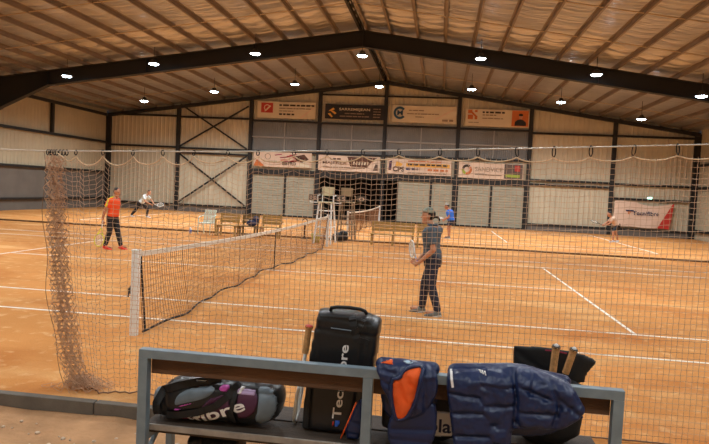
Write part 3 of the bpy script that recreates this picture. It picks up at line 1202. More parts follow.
t = thing('plastic_chair', 'pale green plastic garden chair at the left end of the wooden benches', 'chair', (-4.8, 13.75, 0))
mb = MB(); mb.box((-5.02, 13.5, .4), (-4.56, 13.98, .43), .012); mb.build('seat', 'plastic', t)
mb = MB()
for k in range(6):
    x = -4.98+k*.075
    mb.bar((x, 13.96, .42), (x+.01, 14.08, .84), .055, .015, up=(0, 1, 0))
mb.box((-5.0, 14.06, .8), (-4.55, 14.1, .88), .012)
mb.build('backrest', 'plastic', t)
for sx in (-5.02, -4.57):
    mb = MB()
    mb.tube([(sx, 13.5, 0), (sx, 13.52, .6), (sx, 13.6, .64), (sx, 13.95, .66), (sx, 14.07, .7)], .02, 8)
    mb.build('armrest', 'plastic', t, True)
    mb = MB(); mb.bar((sx, 13.96, .42), (sx, 14.08, 0), .04, .04); mb.build('leg', 'plastic', t)
o = MB(); o.tube([(-5.3, 13.5, 0), (-5.3, 13.5, .2), (-5.3, 13.5, .215), (-5.3, 13.5, .25)], [.05, .05, .02, .02], 12)
t = thing('water_bottle', 'small blue and white bottle standing on the clay left of the plastic chair', 'bottle', (-5.3, 13.5, 0))
o.build('body', 'white', t, True)
mb = MB(); mb.tube([(-5.3, 13.5, .06), (-5.3, 13.5, .15)], .0515, 12); mb.build('wrapper', 'blue', t)

def umpire(cx, cy, s, label, m, seatm):
    """ladder chair; s = -1 faces the near court, +1 faces the far court"""
    t = thing('umpire_chair', label, 'umpire chair', (cx, cy, 0))
    zs = 1.38
    for sx in (-1, 1):
        for fy in (-1, 1):
            mb = MB()
            mb.bar((cx+sx*.29, cy+fy*.5, 0), (cx+sx*.21, cy+fy*.22, zs), .05, .05)
            mb.build('leg', m, t)
    for k in range(1, 5):
        z = k*.28; f = z/zs
        w = .29-.08*f; d = .5-.28*f
        mb = MB()
        mb.box((cx-w, cy+s*d-.03, z-.02), (cx+w, cy+s*d+.03, z+.02), .004)
        mb.build('rung', m, t)
        if k in (2, 4):
            for sx in (-1, 1):
                mb = MB(); mb.bar((cx+sx*w, cy-d, z), (cx+sx*w, cy+d, z), .035, .035); mb.build('side_rail', m, t)
    mb = MB(); mb.box((cx-.27, cy-.26, zs), (cx+.27, cy+.26, zs+.04), .008); mb.build('seat', seatm, t)
    mb = MB()
    yb = cy-s*.24
    mb.box((cx-.22, yb-.015, zs+.24), (cx+.22, yb+.015, zs+.55), .02)
    mb.build('backrest', seatm, t)
    for sx in (-1, 1):
        mb = MB(); mb.bar((cx+sx*.19, yb, zs), (cx+sx*.19, yb, zs+.5), .03, .03); mb.build('back_post', m, t)
        mb = MB()
        mb.tube([(cx+sx*.27, cy+s*.2, zs+.02), (cx+sx*.28, cy+s*.2, zs+.24), (cx+sx*.28, yb, zs+.26)], .018, 6)
        mb.build('armrest', m, t)
    return t
cream = mat('cream_seat', '#d3c9a4', .55, noise=.05)
uc1 = umpire(-.3, 13.1, -1, 'tall white umpire ladder chair with cream seat, at the end of the near net', 'post_white', cream)
uc2 = umpire(.14, 15.0, 1, 'tall dull brown umpire ladder chair, behind and right of the white one', mat('shaded_timber', '#8c7a62', .7, noise=.15), mat('shaded_seat', '#a89878', .6))  # greyish-brown wood, with shade put into its dull colours
def score(x0, x1, z0, z1, y, digits, label):
    t = thing('score_board', label, 'scoreboard', ((x0+x1)/2, y, z0))
    mb = MB(); mb.box((x0, y, z0), (x1, y+.03, z1), .006); mb.build('board', mat('board_dark', '#5c5348', .7), t)
    n = len(digits); w = (x1-x0)/n
    for i, d in enumerate(digits):
        flat_text('digit', d, x0+w*(i+.2), z0+.035, w*.6, (z1-z0)-.09, y-.012, 'banner_pink', t, .0)
    return t
score(-.86, -.58, 1.46, 1.66, 12.84, '00', 'small dark scoreboard with two white digits left of the white umpire chair')
score(.08, .40, 1.44, 1.66, 12.88, '55', 'small dark scoreboard with two white digits between the two umpire chairs')
score(.5, .84, 1.44, 1.66, 14.97, '0', 'small dark scoreboard with a single digit right of the brown umpire chair')
for (xa, xb, y, z) in ((-.82, -.5, 12.90, 1.39), (-.1, .22, 12.95, 1.39)):
    mb = MB(); mb.bar((xa, y, z), (xb, y, z), .03, .03)
    xe = xa if xa < -.5 else xb
    mb.bar((xe, y, z), (xe, y, z+.12), .03, .03)
    mb.build('board_bracket', 'post_white', uc1)
mb = MB(); mb.bar((.34, 15.03, 1.39), (.68, 15.03, 1.39), .03, .03); mb.bar((.65, 15.03, 1.39), (.65, 15.03, 1.5), .03, .03)
mb.build('board_bracket', 'wood_dark', uc2)

t = thing('bucket', 'yellow-green bucket on the clay under the white umpire chair', 'bucket', (-.62, 13.1, 0))
mb = MB(); mb.tube([(-.62, 13.1, 0), (-.62, 13.1, .3)], [.13, .17], 16); mb.build('body', 'ybucket', t, True)
mb = MB(); mb.tube([(-.62+.17*math.cos(a*PI/8), 13.08, .3-.05*math.sin(a*PI/8)) for a in range(9)], .006, 5); mb.build('handle', 'black_cord', t)
t = thing('equipment_bag', 'dark bag on the clay between the two umpire chairs', 'bag', (.08, 14.0, 0))
mb = MB(); mb.ell((.08, 14.0, .17), (.3, .2, .17)); mb.ell((.2, 14.0, .3), (.16, .14, .12)); mb.build('body', 'black_fab', t, True)
mb = MB(); mb.tube([(-.1, 13.9, .3), (.0, 13.86, .42), (.18, 13.9, .44)], .014, 6); mb.build('strap', 'brown', t)
t = thing('hooked_stand', 'dark slender stand with a hooked top left of the white umpire chair', 'stand', (-1.28, 14.3, 0))
mb = MB(); mb.tube([(-1.28, 14.3, 0), (-1.28, 14.3, .62)], .035, 8); mb.build('shaft', 'black_cord', t)
mb = MB(); mb.tube([(-1.28+.09*math.cos(PI-a*PI/8)-.0, 14.3, .62+.1*math.sin(a*PI/8)+.02) for a in range(9)]+[(-1.19, 14.3, .58)], .016, 6); mb.build('hook', 'black_cord', t)
mb = MB(); mb.tube([(-1.28, 14.3, 0), (-1.28, 14.3, .03)], [.14, .12], 12); mb.build('base', 'black_cord', t)

# ------------------------------------------------------------------ people
def frame_of(d):
    f = V((d[0], d[1], 0)).normalized()
    return f, V((-f.y, f.x, 0)), V((0, 0, 1))       # forward, left, up

def oval(c, u, v, ru, rv, n=18):
    c, u, v = V(c), V(u), V(v)
    return [c+u*(ru*math.cos(2*PI*k/n))+v*(rv*math.sin(2*PI*k/n)) for k in range(n)]

def torso_rings(pel, neck, lat_p, lat_c, grow=0., lo=0., hi=1., sc=1., wide=1.):
    """rings along the trunk; widths by fraction from pelvis to neck base"""
    prof = [(0, .165, .115), (.12, .172, .12), (.3, .15, .105), (.5, .155, .11), (.7, .175, .12), (.84, .185, .115), (.94, .14, .09), (1.0, .075, .07)]
    pel, neck = V(pel), V(neck)
    d = neck-pel
    out = []
    for f, w, dp in prof:
        if f < lo-1e-6 or f > hi+1e-6:
            continue
        lat = V(lat_p).lerp(V(lat_c), f).normalized()
        dep = d.normalized().cross(lat).normalized()
        bow = dep*(-.02*math.sin(PI*f))
        out.append(oval(pel+d*f+bow, lat, dep, (w*wide+grow)*sc, (dp*wide+grow)*sc))
    return out

def hand(mb, wrist, d, n, grip, sc=1., side=1):
    """d: wrist->knuckles, n: palm normal (towards what is held), grip: 0 open .. 1 fist"""
    d = V(d).normalized()
    n = (V(n)-d*V(n).dot(d)).normalized()
    s = d.cross(n)*side
    w = V(wrist)
    kn = w+d*.085*sc
    mb.loft([oval(w+d*(.085*sc*f), s, n, (.026+.016*f)*sc, (.02-.003*f)*sc, 12) for f in (-.1, .15, .5, .85, 1.05)])
    L = [(.042, .027, .022), (.046, .03, .023), (.043, .028, .022), (.033, .021, .019)]
    for k in range(4):
        p = kn+s*((1.5-k)*.0205*sc)-d*(.004*abs(k-1))*sc
        ang = .25+.1*k*.3
        for j, l in enumerate(L[k]):
            ang += (.15+1.05*grip) if j else (.1+.7*grip)
            q = p+(d*math.cos(ang)+n*math.sin(ang))*l*sc
            mb.cap(p, q, (.0095-.001*j)*sc, (.0088-.001*j)*sc, 8)
            p = q
    p = w+d*.03*sc+s*.026*sc
    for j, (l, a) in enumerate(((.036, .7), (.03, .45), (.024, .15))):
        dirn = (d*math.cos(a)+s*math.sin(a)+n*(.35+.5*grip*j)).normalized()
        q = p+dirn*l*sc
        mb.cap(p, q, (.0125-.0015*j)*sc, (.0115-.0015*j)*sc, 8)
        p = q

def person(label, base, J, voxel=.009):
    """J: joint offsets from the ground point under the figure, plus clothing"""
    B = V(base)
    g = lambda k: B+V(J[k])
    t = thing('person', label, 'person', base)
    sc = J.get('sc', 1.)
    tf, tl, _ = frame_of(J['face_body'])
    hf, hl, hu = frame_of(J['face_head'])
    pf, pl, _ = frame_of(J.get('face_hips', J['face_body']))
    hu = (V((0, 0, 1))+hf*J.get('nod', 0)).normalized()
    hf = (hf-hu*hf.dot(hu)).normalized()
    hl = hu.cross(hf)
    hc = g('head')
    neck, pel = g('neck'), g('pelvis')
    m = MB()
    # head: cranium, jaw, nose, ears, brow
    R3 = Matrix((hf, hl, hu)).transposed()
    m.ell(hc+hu*.025*sc, (.097*sc, .076*sc, .098*sc), R3)
    m.loft([oval(hc+hf*(.022+.012*f)*sc-hu*(.0+.112*f)*sc, hl, hf, (.07-.03*f)*sc, (.075-.037*f)*sc, 14) for f in (-.2, .2, .6, .85, 1., 1.08)])
    m.cap(hc+hf*.088*sc+hu*.012*sc, hc+hf*.108*sc-hu*.028*sc, .009*sc, .014*sc, 8)
    m.ell(hc+hf*.078*sc+hu*.03*sc, (.018*sc, .05*sc, .012*sc), R3, 10, 6)
    m.ell(hc+hf*.085*sc-hu*.058*sc, (.012*sc, .024*sc, .012*sc), R3, 10, 6)
    m.ell(hc+hf*.075*sc-hu*.098*sc, (.018*sc, .024*sc, .015*sc), R3, 10, 6)
    for s in (-1, 1):
        m.ell(hc+hl*s*.077*sc-hu*.005*sc-hf*.008*sc, (.018*sc, .009*sc, .03*sc), R3, 10, 6)
    m.cap(neck-hu*.03*sc, hc-hu*.06*sc-hf*.015*sc, .056*sc, .052*sc, 14)
    # trunk
    m.loft(torso_rings(pel, neck, pl, tl, 0, 0, 1, sc))
    for s in ('L', 'R'):
        sh, el, ha = g('sh'+s), g('el'+s), g('ha'+s)
        m.cap(neck.lerp(sh, .45)-V((0, 0, .05*sc)), sh, .06*sc, .056*sc)
        m.cap(sh, el, .052*sc, .039*sc)
        m.cap(el, el.lerp(ha, .35), .039*sc, .04*sc)
        m.cap(el.lerp(ha, .3), ha, .04*sc, .025*sc)
        dn = (ha-el).normalized()
        hd = V(J.get('hd'+s, dn*1.0+V((0, 0, -.15))))
        hand(m, ha, hd, V(J.get('hn'+s, tl*(1 if s == 'R' else -1)+tf*.3)), J.get('grip'+s, .35), sc, 1 if s == 'R' else -1)
        hp, kn, an, to = g('hp'+s), g('kn'+s), g('an'+s), g('to'+s)
        m.cap(hp, kn, .085*sc, .055*sc, 14)
        m.cap(kn, kn.lerp(an, .4)-tf*.012*sc, .054*sc, .055*sc, 14)
        m.cap(kn.lerp(an, .35)-tf*.01*sc, an, .052*sc, .036*sc, 14)
        m.cap(an-V((0, 0, .035*sc)), to+V((0, 0, .025*sc)), .036*sc, .03*sc, 10)
    link('body', remesh(m, voxel, 3), J.get('skin', 'skin'), t, True)
    # face
    for s in (-1, 1):
        m = MB(); m.ell(hc+hf*.089*sc+hl*s*.031*sc+hu*.012*sc, (.007*sc, .011*sc, .006*sc), R3, 10, 6); m.build('eye', 'eye', t, True)
    m = MB(); m.ell(hc+hf*.096*sc-hu*.06*sc, (.004*sc, .022*sc, .005*sc), R3, 10, 6); m.build('mouth', 'lip', t, True)
    # shirt
    m = MB()
    m.loft(torso_rings(pel, neck, pl, tl, .017, .12 if J.get('tucked') else 0, .94, sc, J.get('wide', 1.))+[oval(neck+V((0, 0, .012)), tl, tf, .078*sc, .075*sc)])
    for s in ('L', 'R'):
        sh, el = g('sh'+s), g('el'+s)
        m.cap(neck.lerp(sh, .4)-V((0, 0, .045*sc)), sh, .075*sc, .072*sc)
        ln = J.get('sleeve', .62)
        e = sh.lerp(el, ln)
        d = (el-sh).normalized()
        u = d.orthogonal().normalized(); v = d.cross(u)
        m.loft([oval(sh.lerp(el, ln*f), u, v, (.07-.004*f)*sc, (.07-.004*f)*sc, 16) for f in (0, .4, .8, 1)])
    sm = link('shirt', remesh(m, voxel, 3), J['shirt'], t, True)
    for (nm, a, b, r, mm) in J.get('shirt_marks', []):
        m = MB(); m.cap(B+V(a), B+V(b), r, r, 8); m.build(nm, mm, sm, True)
    if J.get('collar'):
        m = MB(); m.tube([p for p in oval(neck+V((0, 0, .015)), tl, tf, .075*sc, .072*sc)], .018*sc, 6, closed=True); m.build('collar', J['collar'], sm, True)
    # trousers or shorts
    m = MB()
    m.loft([oval(pel+V((0, 0, z*sc)), pl, pf, w*sc, d*sc) for z, w, d in ((-.13, .15, .125), (-.06, .178, .135), (.02, .178, .13), (.09, .168, .122))])
    for s in ('L', 'R'):
        hp, kn, an = g('hp'+s), g('kn'+s), g('an'+s)
        if J.get('shorts'):
            e = hp.lerp(kn, J['shorts'])
            m.loft([oval(hp.lerp(e, f), pl, pf, (.1+.008*f)*sc, (.105+.008*f)*sc, 16) for f in (-.1, .3, .7, 1)])
        else:
            m.cap(hp, kn, .104*sc, .073*sc, 14)
            m.cap(kn, kn.lerp(an, .5), .073*sc, .066*sc, 14)
            a = kn.lerp(an, .93)
            m.cap(kn.lerp(an, .5), a, .066*sc, .056*sc, 14)
    link('shorts' if J.get('shorts') else 'trousers', remesh(m, voxel, 3), J['legs'], t, True)
    # shoes
    for s in ('L', 'R'):
        an, to = g('an'+s), g('to'+s)
        gz = min(an.z, to.z)
        d = V((to.x-an.x, to.y-an.y, to.z-an.z+ .0))
        d.normalize()
        u = V((-d.y, d.x, 0)).normalized()
        w = u.cross(d)*-1
        w = d.cross(u)
        heel = an-d*.055*sc
        L = ((to-heel).length+.05*sc)
        lowz = lambda p: V((p.x, p.y, p.z))
        m = MB()
        q0 = heel-w*(-.0)
        base_ = V((0, 0, -.055*sc))
        prof = [(0, .02, .04), (.06, .034, .055), (.22, .036, .06), (.42, .04, .046), (.65, .047, .034), (.85, .044, .028), (.97, .028, .02), (1., .01, .012)]
        m.loft([oval(heel+d*L*f+base_*(1-f)+V((0, 0, -.02*sc*f))+w*.0+V((0, 0, (hh-.03)*sc*.6)), u, w, ww*sc, hh*sc, 14) for f, ww, hh in prof])
        sh_ = m.build('shoe', J['shoe'], t, True)
        m = MB()
        m.loft([oval(heel+d*L*f+base_*(1-f)+V((0, 0, -.02*sc*f))-w*.028*sc, u, w, (ww+.004)*sc, .014*sc, 14) for f, ww, hh in prof])
        m.build('sole', J.get('sole', 'sole'), sh_, True)
    # hair / cap
    m = MB()
    m.ell(hc+hu*.03*sc-hf*.012*sc, (.1*sc, .083*sc, .1*sc), R3)
    me = m.mesh('hair')
    bm = bmesh.new(); bm.from_mesh(me)
    kill = []
    for v in bm.verts:
        q = v.co-hc
        a, c = q.dot(hf), q.dot(hu)
        if c < (.055*sc if a > .02*sc else .0 if a > -.03*sc else -.055*sc):
            kill.append(v)
    bmesh.ops.delete(bm, geom=kill, context='VERTS')
    r = bmesh.ops.solidify(bm, geom=bm.faces[:], thickness=.008)
    bm.to_mesh(me); bm.free()
    hair = link('hair', me, J.get('hair', 'hair'), t, True)
    if J.get('ponytail'):
        p0 = hc-hf*.1*sc+hu*.0
        m = MB(); m.tube([p0, p0-hf*.05+hu*.005, p0-hf*.075-hu*.03, p0-hf*.07-hu*.08], [.016, .02, .016, .006], 10); m.build('ponytail', 'hair', hair, True)
    if J.get('cap'):
        m = MB()
        m.ell(hc+hu*.035*sc, (.108*sc, .09*sc, .105*sc), R3, 20, 14)
        me = m.mesh('cap')
        bm = bmesh.new(); bm.from_mesh(me)
        bmesh.ops.delete(bm, geom=[v for v in bm.verts if (v.co-hc).dot(hu) < .036*sc-.12*min(0,(v.co-hc).dot(hf))*0], context='VERTS')
        bmesh.ops.solidify(bm, geom=bm.faces[:], thickness=.006)
        bm.to_mesh(me); bm.free()
        cp = link('cap', me, J['cap'], t, True)
        m = MB()
        m.loft([[hc+hu*(.045-.012*f)*sc+hf*(.085+.035*f)*sc+hl*(k*.082*(1-.35*f*f))*sc-hu*.012*abs(k)*sc+hu*e for k, e in ((-1, 0), (-.5, 0), (0, 0), (.5, 0), (1, 0), (1, .006), (.5, .006), (0, .006), (-.5, .006), (-1, .006))] for f in (0, .5, 1)])
        m.build('visor', J['cap'], cp, True)
    return t

def racket(butt, axis, facen, label, framem, stringm='string', gripm='black_fab', size=1., trim=None, gr=1., name='tennis_racket'):
    a = V(axis).normalized()
    n = V(facen); n = (n-a*n.dot(a)).normalized()
    s = a.cross(n)
    p = V(butt)
    t = thing(name, label, 'tennis racket', butt)
    L = .685*size
    hc_ = p+a*(L-.175*size)
    rx, ry = .125*size, .165*size
    m = MB()
    m.tube([hc_+s*(rx*math.cos(2*PI*k/36))+a*(ry*math.sin(2*PI*k/36)) for k in range(36)], .011*size, 8, closed=True)
    for sg in (-1, 1):
        m.tube([p+a*.19*size+s*sg*.008, p+a*.27*size+s*sg*.03*size, p+a*.36*size+s*sg*.068*size, p+a*.42*size+s*sg*.105*size], .01*size, 8)
    m.build('frame', framem, t, True)
    m = MB()
    for k in range(-7, 8):
        x = k*rx/8; h = ry*math.sqrt(max(0, 1-(k/8)**2))
        m.tube([hc_+s*x-a*h, hc_+s*x+a*h], .0014, 4)
    for k in range(-9, 10):
        y = k*ry/10; h = rx*math.sqrt(max(0, 1-(k/10)**2))
        m.tube([hc_+a*y-s*h, hc_+a*y+s*h], .0014, 4)
    m.build('strings', stringm, t)
    m = MB()
    m.tube([p, p+a*.01, p+a*.02, p+a*.19*size], [.019*gr, .019*gr, .0155*gr, .0155*gr], 8)
    m.build('grip', gripm, t, False)
    m = MB()
    m.tube([p-a*.003, p+a*.006], [.017*gr, .0195*gr], 10)
    cp = m.build('butt_cap', trim or 'racket_white', t, True)
    if trim == 'racket_black':
        m = MB(); m.ell(p-a*.003, .009*gr); m.build('cap_mark', 'white', cp, True)
    return t

# the player in grey, seen from his left and slightly behind
person('person in slate grey polo, navy trousers and patterned cap, standing nearest with a racket', (3.48, 1.74, 0), dict(
    face_body=(-.92, .4), face_head=(-.98, .22), nod=-.06,
    head=(-.105, .03, 1.515), neck=(-.035, 0, 1.375), pelvis=(.0, 0, .875),
    shL=(-.06, -.18, 1.305), elL=(.0, -.235, 1.02), haL=(-.205, -.105, .81), shR=(.06, .17, 1.305), elR=(-.02, .26, 1.03), haR=(-.235, .06, .83),
    hdL=(-.8, .3, -.5), hnL=(-.1, 1, .1), gripL=.85, hdR=(-.8, 0, -.5), hnR=(0, -1, .2), gripR=.85,
    hpL=(.0, -.085, .87), knL=(-.005, -.1, .47), anL=(.115, -.12, .085), toL=(-.045, -.1, .03),
    hpR=(.02, .085, .87), knR=(-.1, .1, .48), anR=(-.13, .12, .09), toR=(-.29, .16, .03),
    shirt='shirt_grey', collar='shirt_grey', legs='trouser_navy', shoe='shoe_grey', cap='cap', ponytail=True, sleeve=.72), .0075)
racket((3.265, 1.70, .77), (-.26, .88, .38), (.94, .3, 0), 'black and white racket held low in front by the player in grey', 'racket_white', gripm='blue')

person('person in orange shirt and dark trousers walking with a racket', (-4.84, 7.45, 0), dict(
    face_body=(1, -.08), face_head=(.95, -.35),
    head=(.0, 0, 1.5), neck=(-.07, 0, 1.36), pelvis=(-.11, 0, .86),
    shL=(-.06, .17, 1.29), elL=(-.14, .23, 1.01), haL=(-.08, .2, .77), shR=(-.11, -.17, 1.28), elR=(-.21, -.22, 1.01), haR=(-.27, -.2, .78),
    hdR=(-.1, 0, -1), hnR=(.2, 1, 0), gripR=.9,
    hpL=(-.1, .085, .85), knL=(.0, .09, .47), anL=(.09, .1, .1), toL=(.25, .08, .035),
    hpR=(-.12, -.085, .85), knR=(-.13, -.09, .47), anR=(-.24, -.1, .1), toR=(-.06, -.13, .03),
    shirt='shirt_orange', legs='trouser_black', shoe='shoe_red', sole='shoe_red', skin='skin_tan', wide=1.0,
    shirt_marks=[('shoulder_stripe', (-.11, -.245, 1.29), (-.15, -.262, 1.14), .022, 'yellow'), ('side_stripe', (-.12, -.2, 1.33), (-.06, -.06, 1.39), .016, 'yellow')]), .0095)
racket((-5.095, 7.24, .75), (-.14, -.06, -.96), (.15, -1, .1), 'yellow-framed racket hanging in the hand of the person in orange', 'yellow', gripm='white')

person('person in white shirt and dark trousers crouching with a racket at far left', (-11.1, 21.4, 0), dict(
    face_body=(1, -.15), face_head=(1, -.2), nod=.25,
    head=(.31, 0, 1.25), neck=(.2, 0, 1.13), pelvis=(-.1, 0, .72),
    shL=(.17, .18, 1.06), elL=(.36, .22, .85), haL=(.52, .1, .72), shR=(.13, -.18, 1.05), elR=(.26, -.24, .8), haR=(.46, -.08, .68),
    gripR=.8, gripL=.8,
    hpL=(-.08, .1, .72), knL=(.2, .13, .43), anL=(.17, .14, .09), toL=(.33, .14, .03),
    hpR=(-.12, -.1, .72), knR=(-.26, -.14, .4), anR=(-.5, -.16, .1), toR=(-.36, -.18, .03),
    shirt='shirt_white', legs='trouser_black', shoe='shoe_white'), .0105)
racket((-10.62, 21.32, .69), (1, -.1, -.05), (0, -.75, .65), 'pale racket held out in front by the crouching person in white', 'racket_white')

person('person in a bright blue shirt and dark shorts bending forward on the far court', (3.97, 19.22, 0), dict(
    face_body=(-.85, .5), face_head=(-1, .1), nod=.15,
    head=(-.12, .03, 1.35), neck=(.0, 0, 1.22), pelvis=(.1, 0, .76),
    shL=(.0, -.18, 1.15), elL=(-.02, -.25, .9), haL=(-.2, -.15, .78), shR=(.08, .16, 1.16), elR=(-.02, .25, .92), haR=(-.22, .12, .8),
    gripR=.8, gripL=.8,
    hpL=(.06, -.09, .75), knL=(-.02, -.12, .43), anL=(.02, -.14, .08), toL=(-.12, -.12, .03),
    hpR=(.1, .09, .75), knR=(.03, .12, .43), anR=(.04, .14, .08), toR=(-.1, .2, .03),
    shirt='shirt_blue', legs='trouser_navy', shorts=.62, shoe='shoe_grey', cap='cap_grey', skin='skin_tan', wide=1.12), .0105)
racket((3.77, 19.2, .76), (-.35, .9, .15), (.2, -.5, .8), 'pale racket held in front by the person in the bright blue shirt', 'racket_white')

person('person in pale shirt and dark shorts leaning forward by the wavy banner', (11.86, 23.14, 0), dict(
    face_body=(-1, -.1), face_head=(-1, -.15), nod=.2,
    head=(-.3, 0, 1.32), neck=(-.2, 0, 1.19), pelvis=(.1, 0, .8),
    shL=(-.16, -.18, 1.1), elL=(-.32, -.25, .88), haL=(-.5, -.12, .78), shR=(-.14, .17, 1.1), elR=(-.34, .22, .9), haR=(-.52, .08, .8),
    gripR=.8, gripL=.8,
    hpL=(.08, -.1, .79), knL=(-.12, -.16, .46), anL=(-.1, -.2, .08), toL=(-.25, -.22, .03),
    hpR=(.1, .1, .79), knR=(.1, .16, .44), anR=(.22, .2, .08), toR=(.07, .2, .03),
    shirt='shirt_pink', legs='trouser_black', shorts=.75, shoe='shoe_white', skin='skin_tan'), .0105)
racket((11.34, 23.1, .76), (-.75, .55, .3), (.3, -.5, .8), 'racket held in front by the person in pale shirt by the far right banner', 'racket_black')

# ------------------------------------------------------------------ the bench in front, seen from behind
YBK = -4.19
bench = thing('players_bench', 'long grey steel bench with a brown back plank in the foreground, seen from behind', 'bench', (3.17, -3.9, -.1))
mb = MB(); mb.box((1.718, YBK-.03, .744), (4.632, YBK+.03, .8), .004); mb.build('top_rail', 'frame_steel', bench)
for x in (1.748, 3.17, 4.602):
    mb = MB(); mb.box((x-.03, YBK-.03, -.1), (x+.03, YBK+.03, .744 if x != 3.17 else .744), .004); mb.build('back_post', 'frame_steel', bench)
    mb = MB(); mb.box((x-.025, -3.79, -.1), (x+.025, -3.74, .24), .004); mb.build('front_leg', 'frame_steel', bench)
    mb = MB(); mb.box((x-.02, YBK+.03, .2), (x+.02, -3.6, .24), .003)
    mb.bar((x, YBK+.03, .08), (x, -3.95, .21), .025, .025)
    mb.build('seat_bracket', 'frame_steel', bench)
for a, b in ((1.778, 3.14), (3.2, 4.572)):
    mb = MB(); mb.box((a-.0, YBK+.03, .635), (b+.0, YBK+.055, .742), .003); mb.build('back_plank', 'plank', bench)
seats = []
for y0, y1 in ((-4.13, -3.875), (-3.855, -3.6)):
    mb = MB(); mb.box((1.73, y0, .24), (4.62, y1, .298), .006); mb.build('seat_plank', 'seatwood', bench)
mb = MB(); mb.box((1.73, -4.15, .262), (4.62, -4.132, .3), .003); mb.build('seat_edge', mat('pale_edge', '#9a8f83', .6, noise=.3, nscale=8), bench)

SZ = .301
def crease(*lines, w=.014, d=.012):
    def f(x, z):
        r = 0
        for (x0, z0, x1, z1) in lines:
            dx, dz = x1-x0, z1-z0
            t = max(0, min(1, ((x-x0)*dx+(z-z0)*dz)/(dx*dx+dz*dz)))
            q = math.hypot(x-x0-t*dx, z-z0-t*dz)
            r -= d*math.exp(-(q/w)**2)
        return r
    return f

from mathutils import noise as mnoise
def wrinkle(f, a=.011):
    return lambda x, z: f(x, z)+a*mnoise.noise(V((x*22, z*13, 1.3)))+a*.6*mnoise.noise(V((x*45, z*60, 7.3)))
# racket bag lying on the seat
t = thing('racket_bag', 'black, slate and magenta racket bag lying on the left end of the bench', 'bag', (2.18, -3.9, SZ))
out = [(1.735, .37), (1.735, .46), (1.802, .515), (1.859, .57), (1.968, .592), (2.282, .605), (2.478, .603), (2.581, .585), (2.62, .51), (2.6, .398), (2.54, .33), (2.4, .302), (2.0, .302), (1.82, .302), (1.76, .32)]
pb = pillow(smooth_poly(out, 2), lambda x, z: -3.97, .155, .17, .012, .09, crease((1.83, .5, 1.87, .33), (1.89, .36, 2.1, .39), (2.1, .39, 2.29, .53), (2.31, .6, 2.31, .31), w=.02, d=.018))
body = link('body', pb.mesh('body'), 'black_gloss', t, True)
bv = bvh_of(body)
def sp(pts, n=1): return smooth_poly(pts, n)
decal_poly(sp([(2.44, .585), (2.54, .585), (2.6, .5), (2.57, .39), (2.5, .325), (2.44, .36), (2.47, .45), (2.47, .53)]), bv, 'end_panel', 'slate', t, .012)
decal_poly(sp([(2.33, .575), (2.46, .57), (2.48, .46), (2.4, .37), (2.32, .38)]), bv, 'plum_panel', 'plum', t, .012)
decal_poly(sp([(2.1, .47), (2.28, .54), (2.3, .42), (2.2, .35), (2.1, .33)]), bv, 'side_panel', 'plum', t, .012, .0025)
decal_poly([(2.316, .571), (2.447, .565), (2.455, .525), (2.318, .523)], bv, 'lilac_stripe', 'lilac', t, .01, .007)  # lilac fabric stripe across the plum panel
decal_poly([(2.345, .578), (2.378, .576), (2.356, .527), (2.322, .528)], bv, 'pale_stripe', 'white', t, .008, .011)
decal_poly(sp([(2.205, .569), (2.258, .582), (2.281, .563), (2.253, .528), (2.199, .544)]), bv, 'magenta_patch', 'magenta', t, .008, .008)
decal_poly(sp([(2.181, .454), (2.235, .467), (2.223, .441), (2.19, .432)]), bv, 'magenta_tab', 'magenta', t, .006, .008)
decal_poly(sp([(1.843, .331), (1.928, .318), (2.11, .369), (2.095, .34), (1.945, .306), (1.869, .308)]), bv, 'crimson_trim', 'crimson', t, .008, .006)
mb = pillow(sp([(1.885, .41), (1.89, .475), (1.97, .539), (2.168, .573), (2.2, .54), (2.14, .458), (1.925, .385)], 2), lambda x, z: -4.07, .055, .03, .01, .04)
dm = mb.build('side_pocket', 'slate', t, True)
dbv = bvh_of(dm)
decal_poly(sp([(1.911, .403), (1.974, .437), (2.098, .47), (2.09, .448), (1.991, .411), (1.925, .385)]), dbv, 'magenta_squiggle', 'magenta', dm, .006, .004)
mb = pillow(sp([(1.727, .45), (1.75, .5), (1.802, .512), (1.82, .493), (1.805, .352), (1.735, .345)], 2), lambda x, z: -4.0, .07, .05, .01, .04)
mb.build('end_pocket', 'slate', t, True)
decal_poly(sp([(1.968, .579), (2.084, .598), (2.192, .59), (2.119, .572), (1.986, .557)]), bv, 'white_panel', 'white', t, .008, .012)
def strap(pts, w, m, parent, bvh, name='strap', th=.008, off=.006):
    pts = [V((x, 0, z)) for x, z in pts]
    P = []
    # densify
    Q = []
    for a, b in zip(pts, pts[1:]):
        for k in range(6):
            Q.append(a.lerp(b, k/6))
    Q.append(pts[-1])
    for i, p in enumerate(Q):
        d = (Q[min(i+1, len(Q)-1)]-Q[max(i-1, 0)]).normalized()
        s = V((-d.z, 0, d.x))*w/2
        hit = bvh.ray_cast(V((p.x, -20, p.z)), V((0, 1, 0)))
        y = hit[0].y if hit[0] is not None else -3.98
        c = V((p.x, y-off, p.z))
        P.append([c+s, c-s, c-s+V((0, -th, 0)), c+s+V((0, -th, 0))])
    mb = MB(); mb.loft(P)
    return mb.build(name, m, parent)
strap([(1.815, .36), (1.805, .434), (1.836, .515), (1.936, .552), (2.05, .578), (2.2, .59)], .05, 'black_fab', t, bv, off=.03)
strap([(2.30, .598), (2.318, .523), (2.298, .416), (2.313, .329)], .03, 'black_fab', t, bv, off=.012)
strap([(1.86, .35), (1.95, .36), (2.092, .396), (2.2, .45), (2.29, .53), (2.33, .59)], .045, 'black_fab', t, bv, off=.016)
me = text_mesh('nifibre', .47, .082, .02)
for v in me.vertices:
    x, z = v.co.x, v.co.z
    v.co = V((1.93+x-z*.35, 0, .245+x*.42+z*.9))
subdiv_mesh(me, 2)
bm = bmesh.new(); bm.from_mesh(me)
